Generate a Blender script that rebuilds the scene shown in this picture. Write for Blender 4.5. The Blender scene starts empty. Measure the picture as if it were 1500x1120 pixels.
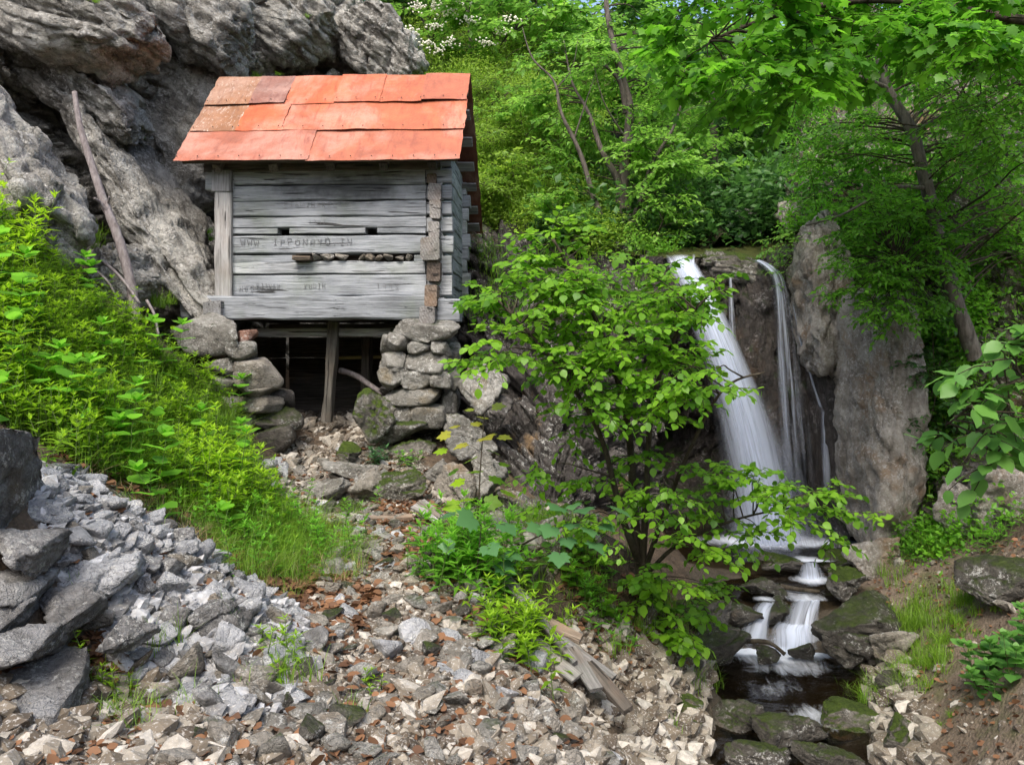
import bpy, bmesh, math, random
import numpy as np
from mathutils import Vector, Matrix

# ------------------------------------------------------------------ camera, sky, sun, exposure
scn = bpy.context.scene
C = scn.collection
R = math.radians
FP = 1167.0                                     # focal length in photo pixels (1500 wide), 28 mm lens
cam_d = bpy.data.cameras.new('camera'); cam_d.lens = 28.0; cam_d.sensor_width = 36.0
cam_d.shift_y = -0.04; cam_d.clip_start = 0.05; cam_d.clip_end = 2000
cam = bpy.data.objects.new('camera', cam_d); C.objects.link(cam)
cam.rotation_euler = (R(90), 0, 0); scn.camera = cam

SUN_EL, SUN_AZ = 54.0, 196.0                    # soft light from above, behind the viewer
world = bpy.data.worlds.new('World'); scn.world = world; world.use_nodes = True
wn = world.node_tree; bg = wn.nodes['Background']
sky = wn.nodes.new('ShaderNodeTexSky'); sky.sky_type = 'NISHITA'; sky.sun_disc = False
sky.sun_elevation = R(SUN_EL); sky.sun_rotation = R(SUN_AZ); sky.dust_density = 4.0; sky.air_density = 1.0; sky.ozone_density = 0.6
wn.links.new(sky.outputs['Color'], bg.inputs['Color']); bg.inputs['Strength'].default_value = 0.15
sun_d = bpy.data.lights.new('sun', 'SUN'); sun_d.energy = 1.5; sun_d.angle = R(24); sun_d.color = (1, .96, .9)
sun = bpy.data.objects.new('sun', sun_d); C.objects.link(sun); sun.location = (-6, -20, 40)
_s = Vector((math.sin(R(SUN_AZ))*math.cos(R(SUN_EL)), math.cos(R(SUN_AZ))*math.cos(R(SUN_EL)), math.sin(R(SUN_EL))))
sun.rotation_euler = (-_s).to_track_quat('-Z', 'Y').to_euler()
scn.view_settings.view_transform = 'Standard'; scn.view_settings.look = 'None'
scn.view_settings.exposure = 1.2; scn.view_settings.gamma = 1.0; scn.view_settings.use_curve_mapping = False
scn.cycles.max_bounces = 6; scn.cycles.diffuse_bounces = 4; scn.cycles.transmission_bounces = 4; scn.cycles.transparent_max_bounces = 12
scn.cycles.glossy_bounces = 3; scn.cycles.use_denoising = True; scn.cycles.sample_clamp_indirect = 6

# ------------------------------------------------------------------ maths helpers
def P(px, py, Y): return np.array([(px-750)/FP*Y, Y, (500-py)/FP*Y], float)
def proj(V): return 750+FP*V[:, 0]/V[:, 1], 500-FP*V[:, 2]/V[:, 1]
def rng(s): return np.random.default_rng(s)
def unit(v):
    v = np.asarray(v, float); return v/np.maximum(np.linalg.norm(v, axis=-1, keepdims=True), 1e-9)
def inpoly(x, y, poly):
    c = np.zeros(len(x), bool); n = len(poly); j = n-1
    for i in range(n):
        xi, yi = poly[i]; xj, yj = poly[j]
        c ^= ((yi > y) != (yj > y)) & (x < (xj-xi)*(y-yi)/((yj-yi) or 1e-9)+xi); j = i
    return c
def hsh(i, j, k, s=0):
    u = np.uint32
    with np.errstate(over='ignore'):
        h = (i.astype(np.int64).astype(u)*u(0x8da6b343)) ^ (j.astype(np.int64).astype(u)*u(0xd8163841)) ^ (k.astype(np.int64).astype(u)*u(0xcb1ab31f)) ^ u((s*0x9E3779B1+12345) & 0xffffffff)
        h ^= h >> u(15); h *= u(0x2c1b3c6d); h ^= h >> u(12); h *= u(0x297a2d39); h ^= h >> u(15)
    return h
def noise(p, s=0):
    f = np.floor(p); t = p-f; w = t*t*t*(t*(t*6-15)+10); r = 0
    for a in (0, 1):
        for b in (0, 1):
            for c in (0, 1):
                h = hsh(f[:, 0]+a, f[:, 1]+b, f[:, 2]+c, s)
                g = (((h & 1023)/511.5-1)*(t[:, 0]-a)+(((h >> np.uint32(10)) & 1023)/511.5-1)*(t[:, 1]-b)+(((h >> np.uint32(20)) & 1023)/511.5-1)*(t[:, 2]-c))
                r = r+g*(w[:, 0] if a else 1-w[:, 0])*(w[:, 1] if b else 1-w[:, 1])*(w[:, 2] if c else 1-w[:, 2])
    return r*1.2
def fbm(p, o=4, s=0, g=.5):
    r = 0; a = 1
    for k in range(o): r = r+a*noise(p, s+k*7); p = p*2.03+3.1; a *= g
    return r
def worley(p, s=0):
    f = np.floor(p); n = len(p); d1 = np.full(n, 9.); d2 = np.full(n, 9.); idv = np.zeros(n); rel = np.zeros((n, 3)); hh = np.zeros(n, np.uint32)
    for a in (-1, 0, 1):
        for b in (-1, 0, 1):
            for c in (-1, 0, 1):
                i, j, k = f[:, 0]+a, f[:, 1]+b, f[:, 2]+c; h = hsh(i, j, k, s)
                dx = i+(h & 1023)/1023.-p[:, 0]; dy = j+((h >> np.uint32(10)) & 1023)/1023.-p[:, 1]; dz = k+((h >> np.uint32(20)) & 1023)/1023.-p[:, 2]
                d = np.sqrt(dx*dx+dy*dy+dz*dz); m = d < d1
                d2 = np.where(m, d1, np.minimum(d2, d)); idv = np.where(m, ((h >> np.uint32(5)) & 4095)/4095., idv); d1 = np.where(m, d, d1); hh = np.where(m, h, hh); rel[m] = np.stack([dx, dy, dz], 1)[m]
    t = np.stack([((hh*np.uint32(k)) >> np.uint32(9) & np.uint32(1023))/511.5-1 for k in (2654435761, 40503, 97531)], 1)
    return d1, d2, idv, (t*rel).sum(1)
def rotm(ax, a):
    return np.array(Matrix.Rotation(a, 3, Vector(ax)))

# ------------------------------------------------------------------ mesh helpers
def mk(name, V, faces, mat, parent=None, smooth=True, attrs=None):
    """one mesh object from numpy arrays; faces = list of (M,3)/(M,4) arrays"""
    V = np.asarray(V, np.float32); faces = [np.asarray(f, np.int32) for f in (faces if isinstance(faces, list) else [faces]) if len(f)]
    me = bpy.data.meshes.new(name); me.vertices.add(len(V)); me.vertices.foreach_set('co', V.ravel())
    li = np.concatenate([f.ravel() for f in faces]); cnt = np.concatenate([np.full(len(f), f.shape[1], np.int32) for f in faces])
    me.loops.add(len(li)); me.loops.foreach_set('vertex_index', li); me.polygons.add(len(cnt))
    me.polygons.foreach_set('loop_start', np.concatenate([[0], np.cumsum(cnt)[:-1]]).astype(np.int32))
    me.polygons.foreach_set('loop_total', cnt)
    me.polygons.foreach_set('use_smooth', np.full(len(cnt), bool(smooth)))
    for k, v in (attrs or {}).items():
        v = np.asarray(v, np.float32)
        if v.ndim == 1: me.attributes.new(k, 'FLOAT', 'POINT').data.foreach_set('value', v)
        else: me.attributes.new(k, 'FLOAT_VECTOR', 'POINT').data.foreach_set('vector', v.ravel())
    me.update(calc_edges=True); me.validate()
    if mat: me.materials.append(mat)
    o = bpy.data.objects.new(name, me); C.objects.link(o)
    if parent: put(o, parent)
    return o
def put(o, p):
    o.parent = p; o.matrix_parent_inverse = Matrix.Translation(-p.location) if p.type == 'EMPTY' else p.matrix_basis.inverted()
def tag(o, label=None, cat=None, group=None, kind=None):
    for k, v in (('label', label), ('category', cat), ('group', group), ('kind', kind)):
        if v: o[k] = v
    return o
def thing(name, label, cat, loc=(0, 0, 0), group=None, kind=None):
    o = bpy.data.objects.new(name, None); C.objects.link(o); o.location = loc; o.empty_display_size = .2
    return tag(o, label, cat, group, kind)
def inst(name, me, loc, rot, scale, parent=None):
    o = bpy.data.objects.new(name, me); C.objects.link(o); o.location = loc; o.rotation_euler = rot; o.scale = scale
    if parent: put(o, parent)
    return o
def join(parts):
    """[(V,[faces],attrs)] -> one"""
    Vs, F3, F4, n, A = [], [], [], 0, {}
    for V, F, at in parts:
        for f in (F if isinstance(F, list) else [F]):
            if len(f): (F3 if np.shape(f)[1] == 3 else F4).append(np.asarray(f)+n)
        Vs.append(V); n += len(V)
        for k, v in at.items(): A.setdefault(k, []).append(v)
    return np.concatenate(Vs), [np.concatenate(f) for f in (F3, F4) if f], {k: np.concatenate(v) for k, v in A.items()}
def catmull(pts, n):
    p = np.asarray(pts, float); m = len(p)
    t = np.linspace(0, m-1, n); i = np.clip(t.astype(int), 0, m-2); u = (t-i).reshape((-1,)+(1,)*(p.ndim-1))
    a, b, c, d = p[np.maximum(i-1, 0)], p[i], p[i+1], p[np.minimum(i+2, m-1)]
    return .5*(2*b+(c-a)*u+(2*a-5*b+4*c-d)*u*u+(3*b-a-3*c+d)*u**3)
def tube(pts, rad, sides=6, rough=0, seed=0):
    p = np.asarray(pts, float); n = len(p); r = np.broadcast_to(np.asarray(rad, float), (n,)) if np.ndim(rad) == 0 or len(np.atleast_1d(rad)) == n else np.linspace(rad[0], rad[1], n)
    t = unit(np.gradient(p, axis=0)); ref = np.array([.31, .17, .93]) if abs(t[0] @ np.array([.31, .17, .93])) < .93 else np.array([1., 0, 0])
    b = unit(np.cross(t, ref)); c = np.cross(b, t); an = np.linspace(0, 2*math.pi, sides, endpoint=False)
    rr = r[:, None]*(1+rough*rng(seed).normal(0, 1, (n, sides))) if rough else np.repeat(r[:, None], sides, 1)
    V = p[:, None]+rr[..., None]*(np.cos(an)[None, :, None]*b[:, None]+np.sin(an)[None, :, None]*c[:, None])
    i = np.arange(n-1)[:, None]*sides; j = np.arange(sides)[None]; k = (j+1) % sides
    Q = np.stack([i+j, i+k, i+sides+k, i+sides+j], -1).reshape(-1, 4)
    L = np.concatenate([[0], np.cumsum(np.linalg.norm(np.diff(p, axis=0), axis=1))])
    loc = np.stack([np.repeat(L[:, None], sides, 1), rr*np.cos(an), rr*np.sin(an)], -1).reshape(-1, 3)+seed*1.37
    cap = np.array([[ (n-1)*sides, (n-1)*sides+a, (n-1)*sides+a+1] for a in range(1, sides-1)])
    return V.reshape(-1, 3), [Q, cap], {'loc': loc}
def beam(pts, w, h, up=(0, 0, 1), n=14, wav=.01, seed=0, taper=1., cham=.16):
    """hewn timber with an uneven chamfered section along a path; 'loc' = coordinates in the timber's own frame"""
    p = np.asarray(pts, float); s = np.linspace(0, 1, n+1); q = np.stack([np.interp(s, np.linspace(0, 1, len(p)), p[:, k]) for k in range(3)], 1)
    t = unit(np.gradient(q, axis=0)); b = unit(np.cross(t, np.array(up, float))); c = np.cross(b, t)
    x, y = w/2, h/2; k = cham*min(w, h)
    sec = np.array([(-x+k, -y), (x-k, -y), (x, -y+k), (x, y-k), (x-k, y), (-x+k, y), (-x, y-k), (-x, -y+k)])
    L = np.linalg.norm(p[-1]-p[0]); S = sec[None]*(1+(taper-1)*s)[:, None, None]
    gp = np.stack([np.repeat(s[:, None]*L*2.1, 8, 1), np.broadcast_to(sec[:, 0]*9, (n+1, 8)), np.broadcast_to(sec[:, 1]*9+seed*3.7, (n+1, 8))], -1).reshape(-1, 3)
    d = np.stack([noise(gp, 11), noise(gp, 29)], -1).reshape(n+1, 8, 2)*wav*1.8
    S = S+d; V = q[:, None]+S[..., :1]*b[:, None]+S[..., 1:]*c[:, None]
    e = noise(gp+5.5, 3).reshape(n+1, 8)*wav*1.5
    V[0] += t[0]*e[0][:, None]; V[-1] += t[-1]*e[-1][:, None]
    i = np.arange(n)[:, None]*8; j = np.arange(8)[None]; kk = (j+1) % 8
    Q = np.stack([i+j, i+kk, i+8+kk, i+8+j], -1).reshape(-1, 4)
    T = np.array([[0, a+1, a] for a in range(1, 7)]+[[n*8, n*8+a, n*8+a+1] for a in range(1, 7)])
    loc = np.concatenate([np.repeat(s[:, None]*L, 8, 1)[..., None], S], -1).reshape(-1, 3)+np.array([seed*2.3, seed*.71, seed*.37])
    return V.reshape(-1, 3), [Q, T], {'loc': loc}
def mkb(name, b, mat, parent=None, smooth=False): return mk(name, b[0], b[1], mat, parent, smooth, b[2])

# ------------------------------------------------------------------ node helpers and materials
class M:
    def __init__(s, name):
        s.m = bpy.data.materials.new(name); s.m.use_nodes = True; s.t = s.m.node_tree; s.t.nodes.clear()
        s.out = s.t.nodes.new('ShaderNodeOutputMaterial'); s.geo = s.n('ShaderNodeNewGeometry')
    def n(s, ty, ins=None, **kw):
        o = s.t.nodes.new(ty)
        for k, v in kw.items(): setattr(o, k, v)
        for k, v in (ins or {}).items(): s.set(o.inputs[k], v)
        return o
    def set(s, sock, v):
        if isinstance(v, bpy.types.NodeSocket): s.t.links.new(v, sock)
        elif isinstance(v, (tuple, list)) and len(v) == 3 and sock.type == 'RGBA': sock.default_value = (*v, 1)
        else: sock.default_value = v
    def attr(s, nm, o='Fac'): return s.n('ShaderNodeAttribute', attribute_name=nm).outputs[o]
    def noise(s, vec, sc, det=6, ro=.6, dist=0): return s.n('ShaderNodeTexNoise', {'Vector': vec, 'Scale': sc, 'Detail': det, 'Roughness': ro, 'Distortion': dist}).outputs['Fac']
    def vor(s, vec, sc, feat='F1', out='Distance'): return s.n('ShaderNodeTexVoronoi', {'Vector': vec, 'Scale': sc}, feature=feat).outputs[out]
    def ramp(s, f, a, b, lo=0., hi=1.): return s.n('ShaderNodeMapRange', {'Value': f, 'From Min': a, 'From Max': b, 'To Min': lo, 'To Max': hi}, clamp=True).outputs[0]
    def math(s, op, a, b=0.): return s.n('ShaderNodeMath', {0: a, 1: b}, operation=op).outputs[0]
    def mix(s, f, a, b, mode='MIX'):
        o = s.n('ShaderNodeMix', data_type='RGBA', blend_type=mode); s.set(o.inputs[0], f); s.set(o.inputs[6], a); s.set(o.inputs[7], b); return o.outputs[2]
    def cr(s, f, stops):
        o = s.n('ShaderNodeValToRGB', {'Fac': f}); e = o.color_ramp.elements
        while len(e) < len(stops): e.new(.5)
        for q, (p, c) in zip(e, stops): q.position = p; q.color = (*c, 1)
        return o.outputs[0]
    def mapv(s, vec, scale=(1, 1, 1), rot=(0, 0, 0)): return s.n('ShaderNodeMapping', {'Vector': vec, 'Scale': scale, 'Rotation': rot}).outputs[0]
    def bump(s, h, st, d=.02, nrm=None):
        o = s.n('ShaderNodeBump', {'Height': h, 'Strength': st, 'Distance': d})
        if nrm: s.set(o.inputs['Normal'], nrm)
        return o.outputs[0]
    def bsdf(s, col, rough=.8, nrm=None, spec=.3, **kw):
        b = s.n('ShaderNodeBsdfPrincipled', {'Base Color': col, 'Roughness': rough, 'Specular IOR Level': spec, **kw})
        if nrm: s.set(b.inputs['Normal'], nrm)
        return b.outputs[0]
    def done(s, sh): s.t.links.new(sh, s.out.inputs['Surface']); return s.m

def rock_mat(name, dark, mid, light, lichen=.3, ochre=.0, moss=.0, strata=(0, 0, 0), scale=1., wet=.0, mosscol=((.03, .05, .008), (.09, .14, .015)), ochrecol=(.36, .24, .12), white=(.62, .62, .58)):
    m = M(name); p = m.geo.outputs['Position']
    sv = m.n('ShaderNodeMapping', {'Vector': p, 'Scale': (1, 1, .45), 'Rotation': strata}, vector_type='TEXTURE').outputs[0]
    a = m.noise(sv, 1.0*scale, 10, .68, .3); b = m.noise(p, 8*scale, 10, .78); f = m.math('ADD', m.math('MULTIPLY', a, .62), m.math('MULTIPLY', b, .38))
    col = m.cr(f, [(.30, dark), (.46, mid), (.58, light), (.75, tuple(min(1, c*1.25) for c in light))])
    rv = m.n('ShaderNodeObjectInfo').outputs['Random']
    col = m.mix(m.ramp(rv, 0, 1, .0, .34), col, mid)
    if ochre: col = m.mix(m.ramp(m.noise(p, .9*scale, 5, .6), .62-.25*ochre, .72-.2*ochre, 0, .75), col, ochrecol)
    li = m.math('MULTIPLY', m.ramp(m.noise(p, 13*scale, 8, .8), .53, .58), m.ramp(m.noise(p, 1.7*scale, 4), .58-.25*lichen, .66-.2*lichen))
    col = m.mix(m.math('MULTIPLY', li, .8), col, white)
    sp = m.math('MULTIPLY', m.ramp(m.noise(p, 11*scale, 6, .8), .55, .64), m.ramp(m.noise(p, 2.3*scale, 4), .45, .6))
    col = m.mix(m.math('MULTIPLY', sp, .75), col, tuple(c*.4 for c in dark))
    cr = m.n('ShaderNodeTexVoronoi', {'Vector': m.n('ShaderNodeVectorMath', {0: sv, 1: m.n('ShaderNodeTexNoise', {'Vector': p, 'Scale': 3*scale, 'Detail': 4}).outputs['Color']}, operation='ADD').outputs[0], 'Scale': 2.2*scale}, feature='DISTANCE_TO_EDGE').outputs['Distance']
    crk = m.ramp(cr, 0, .018, 1, 0)
    col = m.mix(m.math('MULTIPLY', crk, .3), col, tuple(c*.35 for c in dark))
    h = m.math('SUBTRACT', m.math('ADD', m.math('ADD', m.math('MULTIPLY', m.noise(sv, 5*scale, 10, .7), .55), m.math('MULTIPLY', m.vor(m.n('ShaderNodeVectorMath', {0: sv, 1: m.n('ShaderNodeTexNoise', {'Vector': p, 'Scale': 6*scale, 'Detail': 5}).outputs['Color']}, operation='ADD').outputs[0], 6*scale), .45)), m.math('MULTIPLY', m.noise(p, 40*scale, 8, .8), .55)), m.math('MULTIPLY', crk, .25))
    nrm = m.bump(h, 1., .075/scale)
    rough = .85-.5*wet
    if moss:
        nz = m.n('ShaderNodeSeparateXYZ', {0: m.geo.outputs['Normal']}).outputs[2]
        mf = m.ramp(m.math('ADD', m.math('MULTIPLY', nz, .45), m.math('ADD', m.math('MULTIPLY', m.noise(p, 3.0*scale, 8, .7), .7), m.math('MULTIPLY', m.noise(p, 17, 6, .75), .3))), 1.0-.55*moss, 1.16-.55*moss)
        mc = m.mix(m.ramp(m.math('ADD', m.math('MULTIPLY', m.noise(p, 6, 5, .7), .5), m.math('MULTIPLY', m.noise(p, 50, 4), .5)), .36, .64), mosscol[0], mosscol[1]); col = m.mix(mf, col, mc)
        nrm = m.bump(m.math('MULTIPLY', m.math('ADD', m.noise(p, 14, 4, .7), m.math('MULTIPLY', m.noise(p, 90, 4, .8), .5)), mf), 1., .05, nrm)
    return m.done(m.bsdf(col, rough, nrm, .3+.3*wet))

def leaf_mat(name, c0, c1, trans=.38, rough=.42, tcol=None, edge=None):
    m = M(name); r = m.attr('rnd'); p = m.geo.outputs['Position']
    col = m.mix(r, c0, c1); col = m.mix(m.ramp(m.noise(p, 1.3, 3), .3, .7, 0, .45), col, tuple(.5*a+.25*b for a, b in zip(c0, c1)))
    tc = m.mix(r, tuple(min(1, 1.5*c) for c in c0), tcol or tuple(min(1, 1.7*c) for c in c1))
    b = m.bsdf(col, rough, None, .35); t = m.n('ShaderNodeBsdfTranslucent', {'Color': tc}).outputs[0]
    x = m.n('ShaderNodeMixShader', {0: trans, 1: b, 2: t}).outputs[0]
    return m.done(x)

def wood_mat(name, c0, c1, c2, stain=None, warm=.0, green=0., end=False):
    m = M(name); l = m.attr('loc', 'Vector'); p = m.geo.outputs['Position']
    g = m.noise(m.mapv(l, (1.3, 26, 26)), 1.6, 8, .65, .4); big = m.noise(m.mapv(l, (.9, 3, 3)), 1.5, 5, .6)
    col = m.cr(m.math('ADD', m.math('MULTIPLY', g, .6), m.math('MULTIPLY', big, .4)), [(.32, c0), (.5, c1), (.66, c2)])
    ck = m.ramp(m.noise(m.mapv(l, (.8, 20, 20)), 1.5, 3, .5, .3), .335, .372, 1, 0)
    ck2 = m.ramp(m.noise(m.mapv(l, (2.0, 55, 55)), 1.2, 2), .30, .34, 1, 0)
    if end:                                     # sawn ends: rings and radial checks instead of long grain
        yz = m.n('ShaderNodeVectorMath', {0: l, 1: (0, 1, 1)}, operation='MULTIPLY').outputs[0]; rg = m.n('ShaderNodeTexWave', {'Vector': yz, 'Scale': 9, 'Distortion': 2.5, 'Detail': 3, 'Detail Scale': 1.5}, wave_type='RINGS', rings_direction='X').outputs['Fac']
        col = m.mix(m.ramp(rg, .2, .8, .0, .35), col, c0); ck = m.ramp(m.noise(m.mapv(l, (.5, 5, 14)), 1.5, 4, .6, 1.), .36, .39, 1, 0); ck2 = m.math('MULTIPLY', ck2, 0.)
    if green: col = m.mix(m.ramp(m.noise(p, 1.6, 4), .5, .7, 0, green), col, (.12, .16, .07))
    if warm: col = m.mix(m.ramp(m.noise(p, 2.4, 5), .5, .68, 0, warm), col, (.20, .12, .07))
    col = m.mix(m.math('MULTIPLY', ck, .88), col, (.018, .016, .014)); col = m.mix(m.math('MULTIPLY', ck2, .5), col, (.03, .028, .026));
    if stain:                                   # darker patch across the upper logs of the hut front
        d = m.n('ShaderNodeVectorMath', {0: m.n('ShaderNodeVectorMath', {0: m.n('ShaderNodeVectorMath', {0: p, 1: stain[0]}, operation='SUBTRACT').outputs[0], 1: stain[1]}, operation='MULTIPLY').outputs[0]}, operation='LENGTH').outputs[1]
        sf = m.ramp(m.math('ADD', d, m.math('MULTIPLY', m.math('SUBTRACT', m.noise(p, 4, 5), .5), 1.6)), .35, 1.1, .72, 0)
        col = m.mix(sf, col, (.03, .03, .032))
    rv = m.n('ShaderNodeObjectInfo').outputs['Random']; col = m.mix(1., col, m.cr(rv, [(0, (.74, .75, .76)), (.5, (1, 1, 1)), (1, (1.18, 1.16, 1.12))]), 'MULTIPLY')
    h = m.math('SUBTRACT', m.math('ADD', g, m.math('MULTIPLY', big, .5)), m.math('ADD', m.math('MULTIPLY', ck, .8), m.math('MULTIPLY', ck2, .35)))
    return m.done(m.bsdf(col, .85, m.bump(h, .8, .018), .2))

def bark_mat(name, c0, c1, lich=.3):
    m = M(name); l = m.attr('loc', 'Vector'); p = m.geo.outputs['Position']
    g = m.noise(m.mapv(p, (9, 9, 2.2)), 2.2, 8, .7); col = m.mix(m.ramp(g, .35, .65), c0, c1)
    col = m.mix(m.ramp(m.noise(p, 5, 4), .6, .7, 0, lich), col, (.30, .31, .27))
    return m.done(m.bsdf(col, .9, m.bump(g, .8, .03), .15))

MAT = {}
MAT['cliff'] = rock_mat('cliff_rock', (.045, .041, .035), (.22, .208, .182), (.54, .525, .475), .85, 0, .2, (0, R(38), 0), 1.0, white=(.62, .61, .57), mosscol=((.06, .06, .012), (.12, .115, .02)), ochrecol=(.17, .15, .085))
MAT['rock_light'] = rock_mat('limestone', (.10, .105, .11), (.36, .367, .375), (.57, .577, .585), .55, .02, 0, (0, R(20), 0), 1.6)
MAT['rock_warm'] = rock_mat('warm_limestone', (.075, .066, .052), (.215, .195, .16), (.40, .37, .32), .45, .2, 0, (0, R(20), 0), 1.6, ochrecol=(.25, .18, .11))
MAT['rock_pier'] = rock_mat('pier_stone', (.065, .06, .05), (.20, .19, .165), (.39, .38, .345), .55, .1, .12, (0, R(10), 0), 1.8, mosscol=((.03, .05, .008), (.08, .13, .015)), ochrecol=(.24, .19, .11))
MAT['rock_grey'] = rock_mat('grey_bedrock', (.04, .037, .033), (.155, .15, .142), (.36, .36, .355), .6, .03, .0, (0, R(50), 0), 1.5, ochrecol=(.17, .13, .09))
MAT['rock_moss'] = rock_mat('mossy_rock', (.035, .031, .026), (.13, .12, .10), (.30, .28, .245), .4, .1, .66, (0, R(20), 0), 1.6)
MAT['rock_moss2'] = rock_mat('moss_covered_rock', (.035, .031, .026), (.13, .12, .10), (.30, .28, .245), .4, .1, .95, (0, R(20), 0), 1.6, mosscol=((.035, .06, .008), (.12, .18, .02)))
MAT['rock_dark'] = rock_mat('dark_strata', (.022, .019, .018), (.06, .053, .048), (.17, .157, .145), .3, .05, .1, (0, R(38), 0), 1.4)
MAT['rock_wet'] = rock_mat('wet_rock', (.010, .009, .008), (.028, .023, .019), (.085, .07, .058), .25, .1, .66, (0, R(80), 0), 1.2, .8, mosscol=((.014, .028, .004), (.04, .066, .008)), ochrecol=(.11, .065, .03), white=(.3, .28, .27))
MAT['rock_stream'] = rock_mat('stream_rock', (.014, .012, .010), (.05, .044, .035), (.15, .138, .115), .3, .1, .36, (0, R(10), 0), 1.8, .45, mosscol=((.025, .04, .006), (.07, .10, .012)), ochrecol=(.14, .10, .06))
MAT['rock_butt'] = rock_mat('buttress_rock', (.075, .066, .056), (.28, .25, .21), (.50, .465, .41), .8, .34, .04, (0, R(75), 0), 2.2, ochrecol=(.30, .20, .115), white=(.64, .62, .58))
MAT['moss'] = (lambda m: m.done(m.bsdf(m.mix(m.noise(m.geo.outputs['Position'], 60, 4), (.04, .075, .008), (.15, .23, .02)), .95, m.bump(m.noise(m.geo.outputs['Position'], 110, 4, .8), 1, .03), .1)))(M('moss'))

cabo = P(490, 500, 10.6)
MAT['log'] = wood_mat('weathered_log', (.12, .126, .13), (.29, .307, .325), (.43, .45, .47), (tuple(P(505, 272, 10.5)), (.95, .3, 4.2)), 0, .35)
MAT['log_brown'] = wood_mat('brown_log_end', (.06, .045, .035), (.17, .135, .105), (.30, .26, .22), None, .5)
MAT['log_dark'] = wood_mat('dark_timber', (.03, .026, .022), (.085, .074, .062), (.17, .15, .13), None, .3)
MAT['log_post'] = wood_mat('post_timber', (.11, .105, .10), (.28, .275, .27), (.43, .43, .43), None, .15, .1)
MAT['end_grey'] = wood_mat('grey_log_end', (.08, .075, .07), (.22, .21, .20), (.36, .355, .35), None, .25, .1, True)
MAT['end_brown'] = wood_mat('brown_sawn_end', (.06, .045, .035), (.16, .125, .10), (.28, .235, .20), None, .5, 0, True)
MAT['plank'] = wood_mat('weathered_plank', (.05, .048, .046), (.145, .14, .132), (.27, .262, .25), None, .35, .1)
MAT['bark'] = bark_mat('bark', (.045, .038, .03), (.14, .12, .10))
MAT['bark_grey'] = bark_mat('grey_bark', (.07, .062, .052), (.20, .18, .155))
MAT['dead'] = bark_mat('dead_wood', (.12, .10, .095), (.28, .25, .245), .2)
MAT['twig'] = bark_mat('twig_bark', (.03, .025, .018), (.085, .07, .05), .1)
MAT['stem'] = (lambda m: m.done(m.bsdf((.07, .11, .025), .7)))(M('green_stem'))

MAT['lf_herb'] = leaf_mat('herb_leaf', (.065, .17, .012), (.31, .50, .02), .48)
MAT['lf_hazel'] = leaf_mat('hazel_leaf', (.06, .18, .016), (.24, .46, .028), .5)
MAT['lf_maple'] = leaf_mat('maple_leaf', (.045, .15, .014), (.16, .40, .022), .52)
MAT['lf_beech'] = leaf_mat('beech_leaf', (.06, .185, .022), (.20, .46, .035), .52)
MAT['lf_back'] = leaf_mat('far_leaf', (.08, .21, .03), (.26, .48, .06), .5)
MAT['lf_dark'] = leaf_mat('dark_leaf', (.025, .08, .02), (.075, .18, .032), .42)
MAT['lf_slope'] = leaf_mat('slope_leaf', (.09, .20, .025), (.30, .45, .05), .45)
MAT['lf_blue'] = leaf_mat('sycamore_leaf', (.05, .14, .055), (.10, .23, .08), .35)
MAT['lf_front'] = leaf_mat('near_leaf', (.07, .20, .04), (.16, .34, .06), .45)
MAT['lf_yellow'] = leaf_mat('young_leaf', (.18, .27, .03), (.46, .40, .05), .45)
MAT['grass'] = leaf_mat('grass_blade', (.085, .19, .016), (.24, .40, .035), .4)
MAT['litter'] = leaf_mat('dry_leaf', (.06, .028, .014), (.25, .125, .06), .12, .7)
MAT['straw'] = leaf_mat('dry_grass', (.16, .11, .05), (.42, .33, .18), .2, .7)
MAT['flower'] = (lambda m: m.done(m.bsdf((.72, .70, .58), .8)))(M('cream_flower'))
# ------------------------------------------------------------------ rock generators
_ico = {}
def ico(n):
    if n not in _ico:
        b = bmesh.new(); bmesh.ops.create_icosphere(b, subdivisions=n, radius=1); b.verts.ensure_lookup_table()
        _ico[n] = (np.array([v.co[:] for v in b.verts]), np.array([[v.index for v in f.verts] for f in b.faces])); b.free()
    return _ico[n]
def rock_shape(seed, sub=3, npl=13, p=16, lo=.66, hi=1.0, box=.0, rough=.05):
    """a broken stone: a rounded-off random polytope, unit half-size"""
    g = rng(seed); D, Fc = ico(sub); n = unit(g.normal(0, 1, (npl, 3))); o = g.uniform(lo, hi, npl)
    if box:
        e = np.array([[1, 0, 0], [-1, 0, 0], [0, 1, 0], [0, -1, 0], [0, 0, 1], [0, 0, -1]], float)
        n = np.concatenate([n, unit(e+g.normal(0, box, (6, 3)))]); o = np.concatenate([o*1.25, np.full(6, 1.)])
    dn = np.clip(D @ n.T, 0, None)/o; r = (dn**p).sum(1)**(-1/p); r = np.minimum(r, 1.6)
    V = D*r[:, None]
    V = V*(1+rough*fbm(V*2.3+seed*5.1, 4, seed))[:, None]
    if not box:
        V -= (V.max(0)+V.min(0))/2; V /= np.abs(V).max(0)
    return V, Fc
def hf(i, j, k, s): return (hsh(i, j, k, s) & np.uint32(4095))/4095.
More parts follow.
